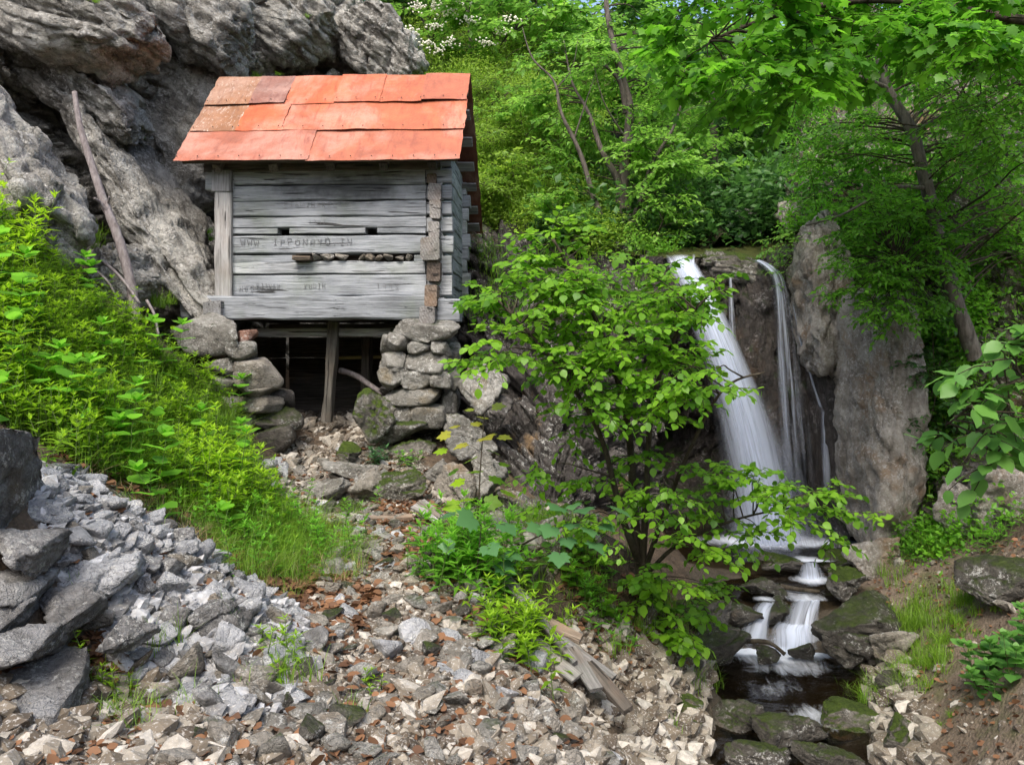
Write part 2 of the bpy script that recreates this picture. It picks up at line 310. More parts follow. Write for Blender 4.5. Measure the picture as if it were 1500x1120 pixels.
def beds(q, seed, w):
    """blocks between bedding planes and joints: height of each block, tilt of its face, grooves along its edges"""
    b = q[:, 2]*w+.5*noise(np.stack([q[:, 2]*w*.8, q[:, 0]*.15, q[:, 1]*.15], 1), seed); bi = np.floor(b); fb = b-bi; z = np.zeros_like(bi)
    j = q[:, 0]*.8+5.3*hf(bi, z, z, seed+1)+.25*fb; ji = np.floor(j); fj = j-ji; k = q[:, 1]*.7+3.1*hf(bi, z, z, seed+2); ki = np.floor(k)
    r = hf(bi, ji, ki, seed+3)-.5; t1 = hf(bi, ji, ki, seed+4)-.5; t2 = hf(bi, ji, ki, seed+5)-.5
    return r+(fb-.5)*t1*1.1+(fj-.5)*t2*.9-.5*np.exp(-np.minimum(fb, 1-fb)/w*32)-.42*np.exp(-np.minimum(fj, 1-fj)/.8*32)
def rock_detail(V, N, amp, sc, strata, seed):
    """bedded, jointed and broken rock: displacement along the normals"""
    q = V @ rotm((0, 1, 0), strata)*sc; q = q+.16*np.stack([fbm(q*.7+k*9, 3, seed+k) for k in range(3)], 1)
    f1, f2, i1, t1 = worley(q*np.array([1.5, 1.5, 2.6]), seed)
    d = .8*beds(q, seed, 1.5)+.5*beds(q*2.6+4.4, seed+11, 1.8)+t1*.5+.22*fbm(q*.9, 3, seed+3)+.2*fbm(q*5, 5, seed+9, .6)
    return V+N*(amp*d)[:, None]
def pit_detail(V, N, amp, seed):
    q = V*np.array([1.2, 1.2, .8]); f1, f2, i1, t1 = worley(q*7, seed); g1, g2, i2, t2 = worley(q*2.4+1.3, seed+1)
    return V+N*(amp*(.6*fbm(q*1.2, 4, seed)+.5*t2+.35*fbm(q*8, 4, seed+2, .6)-.45*np.clip(.32-f1, 0, 1)*3*(i1 > .5)))[:, None]
def vnormals(V, F):
    fn = np.zeros_like(V)
    for f in (F if isinstance(F, list) else [F]):
        c = np.cross(V[f[:, 1]]-V[f[:, 0]], V[f[:, -1]]-V[f[:, 0]])
        for k in range(f.shape[1]): np.add.at(fn, f[:, k], c)
    return unit(fn)
def crag(cx, cy, Y, hx, hy, hz, ang=0, seed=0, sub=6, amp=.14, sc=1.6, strata=R(38), yaw=0, box=.22, p=14, pit=False):
    """a large rock mass: half sizes in photo pixels (hx, hy) and metres (hz), turned by ang in the picture's plane"""
    V, Fc = rock_shape(seed, sub, 12, p, .75, 1.05, box, .05)
    V = V*np.array([hx/FP*Y, hz, hy/FP*Y]); V = V @ rotm((0, 0, 1), yaw).T @ rotm((0, 1, 0), ang).T
    V = V+P(cx, cy, Y); return (pit_detail(V, vnormals(V, Fc), amp, seed) if pit else rock_detail(V, vnormals(V, Fc), amp, sc, strata, seed)), Fc
def patch(grid, nu, nv, amp=0, sc=1.5, strata=0, seed=0, soft=0):
    """a curved sheet of ground or rock through a grid of (px, py, depth) points"""
    G = np.array([[P(*c) for c in row] for row in grid]); A = catmull(G, nv); B = catmull(A.transpose(1, 0, 2), nu).transpose(1, 0, 2)
    V = B.reshape(-1, 3); i = (np.arange(nv-1)[:, None]*nu+np.arange(nu-1)[None]).ravel()
    Fc = np.stack([i, i+nu, i+nu+1, i+1], 1); N = vnormals(V, Fc)
    if soft: V = V+N*(soft*fbm(V*1.3+seed, 5, seed))[:, None]
    if amp: V = rock_detail(V, N, amp, sc, strata, seed)
    return V, Fc, vnormals(V, Fc)
STONE = []                                      # shared stone meshes (unit half-size)
def stone_meshes():
    for k in range(20):                         # 0-13 broken, 14-19 squarish
        V, Fc = rock_shape(100+k, 4, 7+k % 4, 90, .45, 1., 0, .03) if k < 14 else rock_shape(100+k, 4, 9, 26, .78, 1.1, .2, .04)
        V = V/np.abs(V).max(0)
        N = vnormals(V, Fc); V = V+N*(.035*fbm(V*6+k, 4, k)+.03*np.abs(noise(V*3.1+k, k)))[:, None]
        me = mk('stone_shape', V, Fc, None, None, True); STONE.append(me.data); bpy.data.objects.remove(me)
stone_meshes()
_smat = {}
def stone_data(k, mat):
    k %= len(STONE)
    if (k, mat) not in _smat:
        d = STONE[k].copy(); d.materials.clear(); d.materials.append(MAT[mat]); _smat[(k, mat)] = d
    return _smat[(k, mat)]
def px_stone(name, x0, y0, x1, y1, Y, mat, parent, k, dep=.8, tilt=None, depth=None):
    g = rng(int(x0*7+y0*13+k)); c = P((x0+x1)/2, (y0+y1)/2, Y); sx = (x1-x0)/2/FP*Y*1.05; sz = (y1-y0)/2/FP*Y*1.06
    sy = depth or min(sx, sz)*dep+.06
    return inst(name, stone_data(k, mat), c, (g.uniform(-.15, .15), tilt if tilt is not None else g.uniform(-.12, .12), g.choice([0, math.pi])+g.uniform(-.2, .2)), (sx, sy, sz), parent)

# ------------------------------------------------------------------ ground: gorge floor, banks and hills as one sheet
GP = [(430, 690, 10), (500, 662, 10.4), (560, 655, 10.4), (640, 665, 10.2), (520, 700, 9.6), (480, 745, 8.8), (600, 735, 8.8), (560, 795, 7.6), (500, 805, 7.4), (650, 820, 6.9), (540, 860, 6.4),
      (620, 900, 5.8), (560, 940, 5.3), (700, 930, 5.6), (620, 1000, 4.7), (480, 1000, 4.5), (760, 1000, 5.0), (600, 1120, 3.8), (300, 1120, 3.3), (820, 1120, 4.2), (520, 622, 11.5), (500, 605, 13), (420, 600, 13), (620, 600, 13), (360, 560, 13),
      (790, 890, 6.3), (850, 960, 6.0), (880, 840, 7.2), (930, 815, 7.6), (960, 890, 7.4), (990, 940, 7.4), (980, 1010, 6.6), (930, 1120, 5.2), (720, 770, 9), (800, 790, 9), (880, 800, 9.2), (960, 800, 10),
      (1060, 1000, 8.0), (1150, 1010, 8.0), (1220, 1005, 8.0), (1080, 1150, 6.3), (1200, 1150, 6.3), (1080, 900, 9.0), (1180, 900, 9.0), (1120, 850, 9.9), (1200, 850, 9.9), (1060, 820, 11), (1140, 815, 11), (1210, 815, 11), (1140, 800, 12.2),
      (1290, 965, 7.8), (1270, 890, 8.7), (1330, 900, 8.2), (1400, 880, 7.7), (1290, 835, 9.3), (1360, 815, 9.0), (1450, 830, 7.6), (1500, 790, 7.4), (1340, 990, 7.0), (1400, 960, 6.7), (1460, 970, 6.1), (1500, 1000, 5.4), (1350, 1130, 5.6), (1500, 1130, 4.7), (1650, 1000, 4.6),
      (0, 345, 8.2), (100, 415, 8.6), (200, 490, 9.0), (300, 570, 9.3), (350, 630, 9.4), (0, 470, 7), (150, 580, 7.5), (280, 660, 8), (385, 730, 8), (60, 650, 6), (200, 700, 6.6), (300, 775, 6.6), (420, 845, 6.5), (450, 910, 5.6),
      (80, 705, 5.2), (200, 770, 5.2), (300, 840, 5.2), (400, 910, 5.0), (150, 850, 4.5), (250, 945, 4.4), (100, 980, 4), (0, 920, 3.8), (0, 720, 4.3), (200, 1080, 3.6), (-150, 350, 7.4), (-200, 600, 5)]
GW = [P(*g) for g in GP]+[np.array(v, float) for v in [(-5, 1.5, -1.2), (-2, 1.5, -1.9), (0, 1.5, -2.2), (2, 2, -3.0), (4, 2.5, -2.8), (6, 3, -2.3), (0, -6, -2.4), (-5, -6, -1.4), (6, -6, -2.4),
     (-9, 4, 1.5), (-9, 9, 3.0), (-9, 14, 4.), (8, 6, -.8), (10, 9, 1.), (9, 12, 2.), (-4, 15, -.6), (0, 14.5, -1.6), (2, 14.5, -3.2), (4, 14, -3.2), (3, 12.8, -3.1), (-16, 0, 5), (-16, 14, 8), (16, 2, 3), (16, 14, 6), (0, -20, -2), (-20, -20, 4), (20, -20, 4)]]
GW = np.array(GW); _n = len(GW)
_r = np.linalg.norm(GW[:, None, :2]-GW[None, :, :2], axis=-1)
def _tps(r): return r*r*np.log(r+1e-6)
_A = np.zeros((_n+3, _n+3)); _A[:_n, :_n] = _tps(_r)+.02*np.eye(_n); _A[:_n, _n] = 1; _A[:_n, _n+1:] = GW[:, :2]; _A[_n, :_n] = 1; _A[_n+1:, :_n] = GW[:, :2].T
_w = np.linalg.solve(_A, np.concatenate([GW[:, 2], np.zeros(3)]))
def gh0(X, Y):
    X = np.atleast_1d(np.asarray(X, float)).ravel(); Y = np.atleast_1d(np.asarray(Y, float)).ravel(); out = np.zeros(len(X))
    for a in range(0, len(X), 20000):
        s = slice(a, a+20000); r = np.hypot(X[s, None]-GW[None, :, 0], Y[s, None]-GW[None, :, 1]); out[s] = _tps(r) @ _w[:_n]+_w[_n]+_w[_n+1]*X[s]+_w[_n+2]*Y[s]
    far = np.clip((np.hypot(X, Y-6)-22)/12, 0, 1); return out*(1-far)+far*(6+.12*np.hypot(X, Y))
def gh(X, Y):
    X = np.atleast_1d(np.asarray(X, float)).ravel(); Y = np.atleast_1d(np.asarray(Y, float)).ravel()
    q = np.stack([X, Y, np.zeros_like(X)], 1); return gh0(X, Y)+.05*fbm(q*1.6, 4, 2)+.018*fbm(q*7, 3, 8)
CHUTE = [(375, 700), (430, 655), (520, 645), (640, 690), (660, 740), (640, 800), (710, 860), (770, 930), (840, 1000), (900, 1130), (230, 1130), (330, 985), (440, 905), (468, 840), (462, 770), (420, 730)]
SCREE = [(60, 688), (120, 685), (190, 700), (250, 740), (320, 790), (390, 850), (440, 905), (470, 960), (440, 1040), (300, 1050), (200, 1010), (150, 940), (90, 850), (50, 760)]
PATHP = [(1270, 850), (1350, 800), (1430, 800), (1520, 780), (1700, 900), (1700, 1200), (1290, 1200), (1330, 1000), (1360, 930), (1290, 890)]
BED = [(1000, 820), (1240, 790), (1260, 880), (1300, 960), (1330, 1140), (930, 1140), (1000, 960), (1030, 880)]
def axis(a): return np.unique(np.round(np.concatenate(a), 4))
gx = axis([np.arange(-7, 7.5, .055), np.arange(-12, -7, .4), np.arange(7.5, 13, .4), np.arange(-200, -12, 9.), np.arange(13, 200, 9.)])
gy = axis([np.arange(2.2, 12.2, .055), np.arange(12.2, 16, .3), np.arange(-4, 2.2, .4), np.arange(16, 220, 10.), np.arange(-120, -4, 9.)])
XX, YY = np.meshgrid(gx, gy); ZZ = gh(XX, YY)
GV = np.stack([XX.ravel(), YY.ravel(), ZZ], 1); nx = len(gx); _i = (np.arange(len(gy)-1)[:, None]*nx+np.arange(nx-1)[None]).ravel()
_ok = GV[:, 1] > 1; _px, _py = np.where(_ok, 750+FP*GV[:, 0]/np.maximum(GV[:, 1], 1), -999), np.where(_ok, 500-FP*GV[:, 2]/np.maximum(GV[:, 1], 1), -999)
_px = _px+25*fbm(GV*1.5, 3, 4); _py = _py+18*fbm(GV*1.5+9, 3, 5)
grav = (inpoly(_px, _py, CHUTE) | inpoly(_px, _py, SCREE)).astype(float); path = inpoly(_px, _py, PATHP).astype(float); bed = inpoly(_px, _py, BED).astype(float)
def ground_mat():
    m = M('gorge_ground'); p = m.geo.outputs['Position']
    a = m.noise(p, 6, 8, .7); b = m.noise(p, 35, 6, .7)
    soil = m.mix(m.ramp(a, .35, .65), (.035, .026, .018), (.12, .088, .06)); soil = m.mix(m.ramp(b, .55, .65, 0, .7), soil, (.19, .14, .095))
    gv = m.vor(p, 38, 'F1', 'Color'); gr = m.mix(m.n('ShaderNodeSeparateColor', {0: gv}).outputs[0], (.12, .105, .085), (.42, .40, .36)); gr = m.mix(m.ramp(m.vor(p, 38), .3, .5, 0, .85), gr, (.05, .04, .03))
    gr = m.mix(m.ramp(a, .5, .62, 0, .7), gr, (.10, .06, .035))
    pt = m.mix(m.ramp(a, .3, .7), (.10, .075, .055), (.22, .17, .125)); pt = m.mix(m.ramp(m.noise(p, 70, 5), .58, .66, 0, .8), pt, (.30, .25, .20)); pt = m.mix(m.ramp(m.noise(p, 2.2, 5), .55, .65, 0, .6), pt, (.09, .10, .035))
    bd = m.mix(a, (.03, .025, .018), (.11, .09, .065))
    col = m.mix(m.attr('grav'), soil, gr); col = m.mix(m.attr('path'), col, pt); col = m.mix(m.attr('bed'), col, bd)
    h = m.math('ADD', m.math('MULTIPLY', b, .6), m.math('MULTIPLY', m.vor(p, 38), -.5))
    return m.done(m.bsdf(col, .9, m.bump(h, .8, .03), .2))
tag(mk('ground', GV, np.stack([_i, _i+1, _i+nx+1, _i+nx], 1), ground_mat(), None, True, {'grav': grav, 'path': path, 'bed': bed}), 'gravelly gorge floor with leafy banks beside the stream', None, None, 'structure')

# ------------------------------------------------------------------ cliff on the left: a folded rock face with slabs leaning on it
clf = thing('cliff', 'tall grey limestone cliff with dark overhang behind the log hut', None, P(100, 300, 10), None, 'structure')
g = [[(-330, -260, 9.2), (-60, -260, 10.2), (150, -260, 11.5), (290, -240, 13.5), (390, -200, 15.8), (470, -90, 17.6), (520, -20, 19)],
     [(-330, 20, 9.2), (-60, 40, 9.9), (150, 60, 11.4), (290, 60, 13.4), (410, 50, 15.6), (515, 50, 17.2), (585, 75, 18.4)],
     [(-330, 200, 9.2), (-60, 200, 9.9), (150, 220, 11.9), (290, 200, 13.8), (420, 190, 15.6), (560, 170, 16.4), (660, 190, 16.8)],
     [(-330, 330, 9), (-60, 330, 9.7), (130, 370, 11.3), (270, 370, 13.6), (400, 370, 15.2), (560, 330, 15.3), (680, 330, 14.6)],
     [(-330, 500, 8.8), (-60, 500, 9.7), (130, 500, 11.4), (270, 500, 13.6), (400, 500, 15), (560, 500, 14.8), (680, 500, 13.9)],
     [(-330, 700, 8.8), (-60, 700, 9.7), (130, 650, 11.4), (270, 620, 13.6), (400, 620, 15), (560, 620, 14.8), (680, 640, 13.9)]]
V, Fc, _ = patch(g, 520, 400, .55, .7, R(42), 3); mk('rock_face', V, Fc, MAT['cliff'], clf)
for a in [(72, 26, 10.7, 180, 60, .9, R(16), 21, .20, 1.1), (275, 22, 13.2, 95, 58, 1.0, R(30), 22, .2, 1.0), (395, 26, 15.6, 95, 44, 1.0, R(30), 23, .2, 1.0), (205, 285, 11.0, 190, 30, .7, R(55), 24, .13, 1.3), (10, 235, 8.9, 165, 48, .6, R(54), 25, .16, 1.2),
          (258, 205, 13.5, 105, 118, .6, R(45), 26, .12, .9), (560, 78, 16.4, 66, 38, .9, R(40), 27, .16, 1.4), (185, 405, 10.0, 42, 38, .5, R(30), 29, .11, 1.8), (120, 132, 11.0, 120, 38, .6, R(38), 30, .14, 1.3),
          (290, 360, 13.2, 120, 34, .7, R(52), 31, .13, 1.3), (250, 445, 11.6, 55, 38, .6, R(20), 33, .11, 1.8)]:
    V, Fc = crag(*a[:7], seed=a[7], amp=a[8], sc=a[9], strata=a[6]); mk('rock_slab', V, Fc, MAT['cliff'], clf)

# ------------------------------------------------------------------ rock wall and green slope between hut and waterfall
g = [[(620, 255, 15.6), (700, 300, 14.8), (800, 330, 14.0), (880, 360, 13.2), (985, 372, 12.6)],
     [(640, 420, 14.0), (720, 420, 12.9), (800, 430, 12.5), (880, 430, 12.3), (975, 430, 12.3)],
     [(640, 560, 12.6), (720, 560, 11.7), (800, 560, 11.3), (880, 560, 11.6), (970, 560, 12.6)],
     [(640, 680, 11.4), (720, 700, 10.6), (800, 710, 10.2), (880, 720, 10.6), (970, 720, 12.4)],
     [(640, 800, 10.6), (720, 860, 9.5), (800, 870, 9.3), (880, 870, 9.8), (970, 850, 11.6)]]
V, Fc, WN = patch(g, 300, 300, .36, 1.3, R(38), 8); WV = V
tag(mk('rock_wall', V, Fc, MAT['rock_dark']), 'dark layered rock wall between hut and waterfall', None, None, 'structure')
g = [[(520, -60, 24), (680, -20, 23), (800, 20, 22), (900, 60, 21)], [(560, 50, 19.5), (680, 75, 18.6), (780, 115, 17.6), (880, 190, 17)], [(590, 140, 17), (690, 160, 16.2), (790, 210, 15.5), (880, 275, 15)],
     [(620, 230, 15.8), (700, 265, 14.9), (800, 310, 14.0), (890, 352, 13.4)], [(640, 300, 15.2), (715, 335, 14.4), (810, 352, 13.6), (900, 385, 12.9)]]
SLV, Fc, SLN = patch(g, 120, 120, 0, 1, 0, 5, .25)
def earth_mat(name, a, b, c):
    m = M(name); p = m.geo.outputs['Position']; f = m.noise(p, 3, 8, .7); col = m.mix(m.ramp(f, .35, .6), a, b); col = m.mix(m.ramp(m.noise(p, 11, 6, .75), .56, .64), col, c)
    return m.done(m.bsdf(col, .95, m.bump(m.noise(p, 14, 8, .7), 1, .08), .15))
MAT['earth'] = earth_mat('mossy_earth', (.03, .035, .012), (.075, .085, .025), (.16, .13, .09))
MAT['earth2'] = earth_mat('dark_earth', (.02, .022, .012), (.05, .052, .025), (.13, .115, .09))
tag(mk('grassy_slope', SLV, Fc, MAT['earth']), 'steep bright green slope behind the hut roof', None, None, 'structure')
g = [[(790, 375, 13.0), (960, 366, 13.0), (1100, 362, 13.0), (1250, 345, 12.6), (1400, 330, 12.4)], [(780, 300, 16.5), (960, 318, 16.5), (1100, 305, 16.5), (1250, 255, 15.5), (1450, 200, 15.5)],
     [(700, 150, 24), (960, 210, 23), (1100, 190, 23), (1250, 140, 22), (1500, 90, 20)], [(500, 20, 40), (900, 95, 38), (1150, 85, 38), (1400, 60, 34), (1700, 0, 30)], [(300, 10, 70), (900, 80, 70), (1150, 70, 70), (1500, 40, 60), (1900, 0, 50)]]
BHV, Fc, BHN = patch(g, 110, 110, 0, 1, 0, 6, .45)
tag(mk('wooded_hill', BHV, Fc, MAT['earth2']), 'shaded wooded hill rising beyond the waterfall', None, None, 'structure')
MAT['hill0'] = rock_mat('mossy_ledge', (.025, .022, .016), (.085, .075, .055), (.24, .22, .18), .5, .1, .6, (0, R(15), 0), 1.5, mosscol=((.04, .055, .012), (.10, .11, .02)))
# waterfall alcove
g = [[(880, 350, 15), (985, 350, 15), (1050, 345, 15), (1120, 340, 15), (1180, 335, 14.6), (1260, 320, 13.6)], [(900, 362, 13.4), (985, 362, 13.2), (1050, 362, 13.2), (1120, 358, 13.2), (1180, 350, 12.8), (1250, 340, 12.2)],
     [(920, 372, 12.4), (985, 377, 11.85), (1050, 376, 11.9), (1120, 377, 11.9), (1180, 368, 11.6), (1245, 356, 11.2)]]
LPV, Fc, LPN = patch(g, 130, 50, .05, 2.4, 0, 19, .05); tag(mk('waterfall_ledge', LPV, Fc, MAT['hill0']), 'mossy rock ledge at the top of the waterfall', None, None, 'structure')
g = [
     [(930, 372, 12.3), (985, 378, 11.75), (1050, 378, 11.8), (1120, 378, 11.8), (1180, 370, 11.5), (1240, 360, 11.1)],
     [(930, 470, 12.5), (985, 480, 12.0), (1050, 480, 11.9), (1120, 480, 11.9), (1180, 480, 11.7), (1245, 480, 10.9)],
     [(930, 600, 13.0), (985, 600, 13.1), (1050, 600, 13.0), (1120, 600, 12.2), (1180, 605, 11.7), (1250, 600, 10.8)],
     [(930, 640, 13.4), (985, 640, 13.6), (1050, 640, 13.4), (1120, 630, 12.9), (1180, 630, 12.2), (1250, 640, 10.8)],
     [(930, 720, 13.2), (985, 720, 13.4), (1050, 720, 13.2), (1120, 720, 12.6), (1180, 720, 12.0), (1255, 720, 10.7)],
     [(930, 840, 12.6), (985, 840, 12.6), (1050, 850, 12.4), (1120, 850, 12.2), (1180, 850, 11.8), (1260, 850, 10.6)]]
V, Fc, _ = patch(g, 230, 300, .15, 1.6, R(80), 12); tag(mk('waterfall_rock', V, Fc, MAT['rock_wet']), 'dark wet mossy rock face behind the waterfall', None, None, 'structure')
# right hillside and buttress
g = [[(1180, 130, 18), (1300, 90, 17), (1450, 40, 16), (1750, -60, 14)], [(1150, 310, 12.8), (1260, 275, 12.5), (1400, 235, 12.2), (1750, 190, 11)], [(1200, 340, 11.6), (1300, 350, 11.2), (1420, 370, 10.7), (1750, 380, 9.4)],
     [(1290, 520, 10.9), (1350, 520, 10.4), (1430, 520, 9.9), (1750, 520, 8.4)], [(1310, 680, 10.4), (1370, 680, 9.8), (1440, 680, 9.3), (1750, 690, 7.6)], [(1300, 850, 9.6), (1370, 840, 9.1), (1450, 840, 8.3), (1750, 900, 6.6)]]
RHV, Fc, RHN = patch(g, 200, 260, .24, 1.6, R(20), 14, .2)
MAT['hill'] = rock_mat('mossy_hillside', (.025, .022, .016), (.085, .075, .055), (.24, .22, .18), .5, .2, .5, (0, R(15), 0), 1.5, mosscol=((.03, .045, .012), (.075, .10, .02)))
tag(mk('hillside', RHV, Fc, MAT['hill']), 'steep mossy hillside above the earth path', None, None, 'structure')
bt = thing('rock_buttress', 'tall pale pitted rock buttress standing beside the waterfall pool', 'rock', P(1275, 790, 10))
V, Fc = crag(1290, 618, 10.2, 43, 196, .7, R(-4), 41, 6, .16, 1, 0, 0, .10, 12, True); mk('pitted_column', V, Fc, MAT['rock_butt'], bt)
V, Fc = crag(1203, 440, 11.1, 33, 112, .6, R(-6), 42, 6, .14, 1, 0, 0, .12, 12, True); mk('upper_column', V, Fc, MAT['rock_butt'], bt)
V, Fc = crag(1222, 610, 11.1, 24, 185, .6, R(-4), 43, 5, .09, 1, 0, 0, .12, 10, True); mk('mossy_side', V, Fc, MAT['rock_wet'], bt)
V, Fc = crag(1140, 545, 11.85, 62, 160, .45, R(-3), 44, 6, .10, 2.2, R(75), 0, .15, 8)
tag(mk('wet_rock_bulge', V, Fc, MAT['rock_wet']), 'dark wet rock bulge between the two strands of falling water', 'rock')
V, Fc = crag(1065, 395, 12.1, 50, 24, .5, R(8), 45, 5, .08, 2.6, R(10), 0, .2, 8)
tag(mk('lip_boulder', V, Fc, MAT['rock_moss']), 'mossy boulder at the lip of the waterfall between two strands', 'boulder')
# ------------------------------------------------------------------ log hut
CA = R(2.35); CU = np.array([math.cos(CA), -math.sin(CA), 0]); CW = np.array([math.sin(CA), math.cos(CA), 0]); CZ = np.array([0, 0, 1.])
def L(u, w, z): return cabo+u*CU+w*CW+z*CZ
def U(px): return (px-490)/110.1
def Zp(py): return (500-py)/110.1
hut = thing('log_hut', 'small grey log hut with red sheet metal roof on stone piers', 'hut', L(0, 1.3, -.2))
sd = 0
def bm_(name, p0, p1, w, h, mat='log', up=(0, 0, 1), n=14, wav=.010, parent=hut, cham=.075, smooth=False):
    global sd; sd += 1
    return mkb(name, beam([p0, p1], w, h, up, n, wav, sd, 1., cham), MAT[mat], parent, smooth)
# front wall logs: (y top, y bottom)
rows = [(232, 245), (246, 269.5), (271, 293), (294.5, 316.5), (318.5, 341.5), (345, 370.5), (373.5, 401), (402.5, 433.5)]
for k, (a, b) in enumerate(rows):
    zc, hh = (Zp(a)+Zp(b))/2, Zp(a)-Zp(b)
    if k == 4:                                  # two peep holes cut in the lower edge
        bm_('log', L(U(336), .1, zc+hh*.2), L(U(624), .1, zc+hh*.2), .20, hh*.66, n=26, wav=.012)
        for x0, x1 in ((336, 405), (423, 535), (553, 624)): bm_('log', L(U(x0), .1, zc-hh*.33), L(U(x1), .1, zc-hh*.33), .19, hh*.34, n=12, wav=.006)
    elif k == 6:                                # long slot filled with stones
        bm_('log', L(U(336), .1, zc-hh*.17), L(U(624), .1, zc-hh*.17), .20, hh*.64, n=26, wav=.012)
        for x0, x1 in ((336, 432), (607, 624)): bm_('log', L(U(x0), .1, zc+hh*.31), L(U(x1), .1, zc+hh*.31), .192, hh*.37, n=10, wav=.006)
    else: bm_('log', L(U(336), .1, zc), L(U(624), .1, zc), .20, hh, n=28, wav=.012)
bm_('ledge_board', L(U(432), -.03, Zp(378)), L(U(458), -.03, Zp(378)), .22, .055, 'log_brown', n=4)
for k, (x0, x1) in enumerate([(458, 471), (472, 490), (491, 511), (525, 536), (537, 549), (550, 562), (562, 576), (579, 592), (594, 605)]):
    px_stone('slot_stone', x0, 372.5, x1, 382, 10.62, 'rock_warm', hut, k+3, 1.)
bm_('back_board', L(U(430), .24, Zp(377)), L(U(610), .24, Zp(377)), .03, .14, 'log_dark', n=4)
bm_('sill_log', L(U(265), .05, Zp(450)), L(U(641), .05, Zp(450.5)), .34, .31, n=34, wav=.018)
bm_('sill_end', L(U(643), .06, Zp(455)), L(U(675), .06, Zp(455)), .30, .29, n=6, wav=.012)
bm_('corner_post', L(U(326.5), .03, Zp(434)), L(U(326.5), .03, Zp(281)), .22, .235, 'log_post', (0, 1, 0), 16, .008)
bm_('post_block', L(U(325), .0, Zp(280)), L(U(325), .0, Zp(250)), .26, .22, 'log_post', (0, 1, 0), 5, .012)
bm_('plate_log', L(U(298), .1, Zp(262)), L(U(340), .1, Zp(262)), .22, .26, 'log', n=6)
bm_('plate_log', L(U(296), .1, Zp(242)), L(U(645), .1, Zp(241)), .24, .16, 'log_dark', n=20)
bm_('joist_end', L(U(317), -.22, Zp(454)), L(U(317), .6, Zp(452)), .23, .24, 'log_post', n=6, wav=.02)
# right corner: ends of the side wall logs, then the stubs of the front logs behind them
ends = [(627, 642, 232, 250, 'log_brown', .06), (626, 640, 256, 270, 'log_brown', .02), (629, 648, 272, 296, 'log_post', .10), (632, 648, 297, 323, 'log_post', .14), (630, 646, 327, 352, 'log_post', .12),
        (619.5, 647, 351, 383, 'log_post', .20), (628, 647, 384, 413, 'log_brown', .14), (626, 644, 419, 450, 'log_brown', .22), (620, 642, 450, 474, 'log_post', .30)]
for x0, x1, y0, y1, mt, out in ends:
    bm_('log_end', L(U((x0+x1)/2), -out, Zp((y0+y1)/2)), L(U((x0+x1)/2), .3, Zp((y0+y1)/2)), (x1-x0)/110, (y1-y0)/110, {'log_brown': 'end_brown', 'log_post': 'end_grey'}[mt], n=5, wav=.006, cham=.11)
for y0, y1, x1 in [(233, 245, 661), (247, 268, 662), (271, 292, 662), (295, 315, 661), (318, 341, 663), (345, 371, 664), (374, 401, 662), (403, 434, 662)]:
    bm_('log_stub', L(U(624), .12, Zp((y0+y1)/2)), L(U(x1), .12, Zp((y0+y1)/2)), .17, (y1-y0)/110-.012, 'log', n=6, wav=.008)
# side walls and back wall
for k in range(10):
    z0 = Zp(434)+k*.213; zc = z0+.1
    bm_('side_log', L(1.36, .05, zc), L(1.36, 2.95+.1*(k % 2), zc), .17, .205, 'log', n=18)
    bm_('side_log', L(-1.52, .12, zc), L(-1.52, 2.9, zc), .17, .205, 'log_dark', n=10)
    bm_('back_log', L(-1.6, 2.62, zc-.1), L(1.51+.03*(k % 3), 2.62, zc-.1), .17, .205, 'log', n=12)
for k in range(7):                              # gable logs
    z0 = Zp(434)+2.13+k*.2
    w0 = max(.1, 1.03-(3.62-z0-.2)/1.07); w1 = min(2.6, 1.03+(3.62-z0-.2)/.83)
    if w1-w0 > .2:
        bm_('gable_log', L(1.36, w0, z0+.1), L(1.36, w1, z0+.1), .15, .195, 'log_dark', n=8); bm_('gable_log', L(-1.52, w0, z0+.1), L(-1.52, w1, z0+.1), .15, .195, 'log_dark', n=8)
bm_('sill_log', L(1.36, -.02, Zp(452)), L(1.36, 3.0, Zp(452)), .24, .28, 'log', n=14)
bm_('sill_log', L(-1.52, .2, Zp(452)), L(-1.52, 3.0, Zp(452)), .24, .28, 'log_dark', n=10)
for k in range(9): bm_('floor_board', L(-1.6, .28+k*.28, Zp(462)), L(1.5, .28+k*.28, Zp(462)), .265, .06, 'log_dark', n=6)
# roof: rafters, laths and sheets
RID = (1.03, 3.84); EF = (-.40, 2.316); EB = (3.37, 1.915); UL, UR = -1.97, 1.72
def roofpt(u, t, back=False, off=0.):
    e = EB if back else EF; w = RID[0]+(e[0]-RID[0])*t; z = RID[1]+(e[1]-RID[1])*t
    nw, nz = (RID[1]-e[1]), (e[0]-RID[0]) ; ln = math.hypot(nw, nz); s = 1 if back else -1
    return L(u, w+s*off*abs(nw)/ln, z+off*abs(nz)/ln)
roof = bpy.data.objects.new('roof', None); C.objects.link(roof); roof.location = L(0, 1, 2.5); put(roof, hut); roof.matrix_parent_inverse = Matrix.Translation(-hut.location)
def rp(o):                                      # sub-part of the roof
    return o
for u in (-1.5, -.75, 0, .7, 1.34):
    for bk in (False, True): bm_('rafter', roofpt(u, .02, bk, -.16), roofpt(u, .96, bk, -.16), .11, .12, 'log_dark', n=6, parent=roof)
for bk in (False, True):
    ts = (.05, .22, .40, .58, .76, .93) if not bk else (.06, .2, .36, .52, .66, .82, .95)
    for t in ts: bm_('lath', roofpt(UL+.06, t, bk, -.055), roofpt(UR-.05, t, bk, -.055), .17, .035, 'log_dark' if not bk else 'log_post', up=np.array([0, .63, .77]) if bk else np.array([0, -.73, .68]), n=8, parent=roof)
